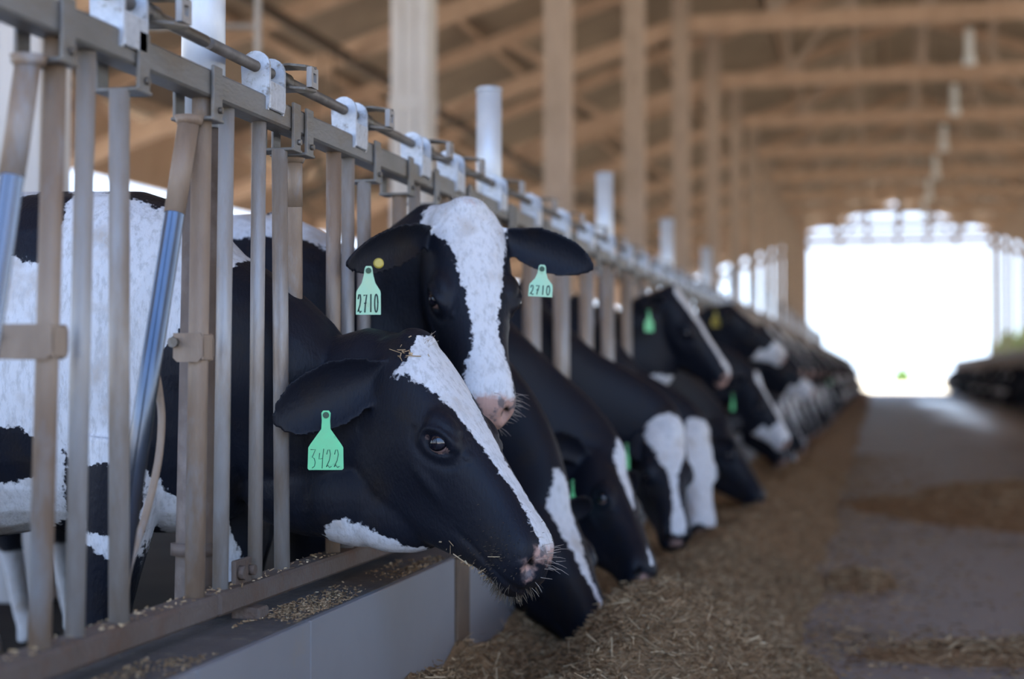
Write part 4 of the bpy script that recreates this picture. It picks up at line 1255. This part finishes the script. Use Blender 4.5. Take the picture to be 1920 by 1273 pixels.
fx, fy, fz = -6.7, 23.4, 3.75
e = empty('barn_fan', (fx, fy, fz)); off = (fx, fy, fz)
b = MB(); rg = []
for k in range(37):
    a = 2 * PI * k / 36
    rg.append([(fx + rr_ * math.cos(a), fy + dy, fz + rr_ * math.sin(a)) for rr_, dy in ((.44, -.14), (.47, -.14), (.47, .14), (.44, .14))])
b.loft(rg, False, True); P_(b, M['fan'], 'housing', e, off)
b = MB(); b.tube([(fx, fy - .1, fz), (fx, fy + .12, fz)], .09, 14); P_(b, M['fan'], 'motor', e, off)
for k in range(4):
    a = 2 * PI * k / 4 + .4
    b = MB(); ca, sa = math.cos(a), math.sin(a)
    b.prism([(.07, -.04), (.22, -.085), (.41, -.09), (.42, .05), (.22, .06), (.07, .04)], lambda u, v, w, ca=ca, sa=sa: (fx + ca * u - sa * v, fy + w + v * .35, fz + sa * u + ca * v), .006)
    P_(b, M['fan'], 'blade', e, off)
for dy in (-.14, .14):
    b = MB()
    for r_ in (.16, .28, .38):
        b.tube([(fx + r_ * math.cos(2 * PI * k / 24), fy + dy, fz + r_ * math.sin(2 * PI * k / 24)) for k in range(25)], .004, 5, False)
    for k in range(6):
        a = PI * k / 6
        b.tube([(fx - .45 * math.cos(a), fy + dy, fz - .45 * math.sin(a)), (fx + .45 * math.cos(a), fy + dy, fz + .45 * math.sin(a))], .004, 5)
    P_(b, M['fan'], 'guard', e, off)
b = MB()
for s_ in (-.3, .3):
    b.tube([(fx + s_, fy, fz + .34), (fx + s_ * .2, fy, 5.8)], .012, 6)
P_(b, M['runner'], 'hanger', e, off)
tag(e, 'round dark barn fan seen between the bars behind the first cows, below the dark runner', 'fan')

e = empty('water_pipe', (-2.75, 10.4, 0)); off = (-2.75, 10.4, 0)
b = MB(); b.tube([(-2.75, 10.4, 0), (-2.75, 10.4, 6.6)], .024, 12); P_(b, M['galv'], 'riser', e, off)
b = MB(); b.tube([(-2.75, 10.4, 3.28), (-3.9, 10.4, 3.33)], .022, 12); P_(b, M['galv'], 'branch', e, off)
tag(e, 'thin grey vertical pipe left of the wide grey column, with a side branch', 'pipe')

def bush(loc, rx, rz, seed, n=1500, leaf=.28):
    r = np.random.default_rng(seed); d = r.normal(0, 1, (n, 3)); d /= np.linalg.norm(d, axis=1)[:, None]
    p = d * (r.random((n, 1)) ** .35) * np.array((rx, rx, rz)) * (1 + .18 * np.sin(d[:, :1] * 7 + d[:, 1:2] * 5))
    p[:, 2] += rz; a = r.normal(0, 1, (n, 3)); a /= np.linalg.norm(a, axis=1)[:, None]; c = np.cross(a, r.normal(0, 1, (n, 3))); c /= np.linalg.norm(c, axis=1)[:, None]
    V = np.stack([p + a * leaf, p + c * leaf * .5, p - a * leaf, p - c * leaf * .5], 1).reshape(-1, 3)
    return V, np.arange(4 * n).reshape(-1, 4)
def tree(loc, rx, rz, th, seed, label, leaf=.28, cone=False, n=1500):
    e = empty('tree', loc)
    V, F = bush(loc, rx, rz, seed, n, leaf)
    if cone:
        k = 1 - .85 * np.clip(V[:, 2:3] / (2 * rz), 0, 1); V[:, :2] *= k * 1.5
    V[:, 2] += th
    o = mesh_np('foliage', V, F, M['leaf']); o.parent = e
    b = MB(); b.tube([(0, 0, -.06), (0, 0, th + rz)], [rx * .09, rx * .05], 8); o = b.build('trunk', M['bark'], e)
    tag(e, label, 'tree')
tree((4.0, 190, -.06), 0.95, 0.95, .1, 1, 'small conical green tree out in the light beyond the barn end', .22, True)
for i, (x, y, rx, rz, lb) in enumerate(((22, 112, 4.5, 3.0, 'round green bush outside, beyond the right row near picture edge'), (31, 118, 5, 3.4, 'second green bush outside at the right picture edge'), (14.5, 135, 4.0, 2.2, 'low green bush outside, above the end of the right row'))):
    tree((x, y, -.06), rx, rz, .1, 10 + i, lb, .5, False, 2500)
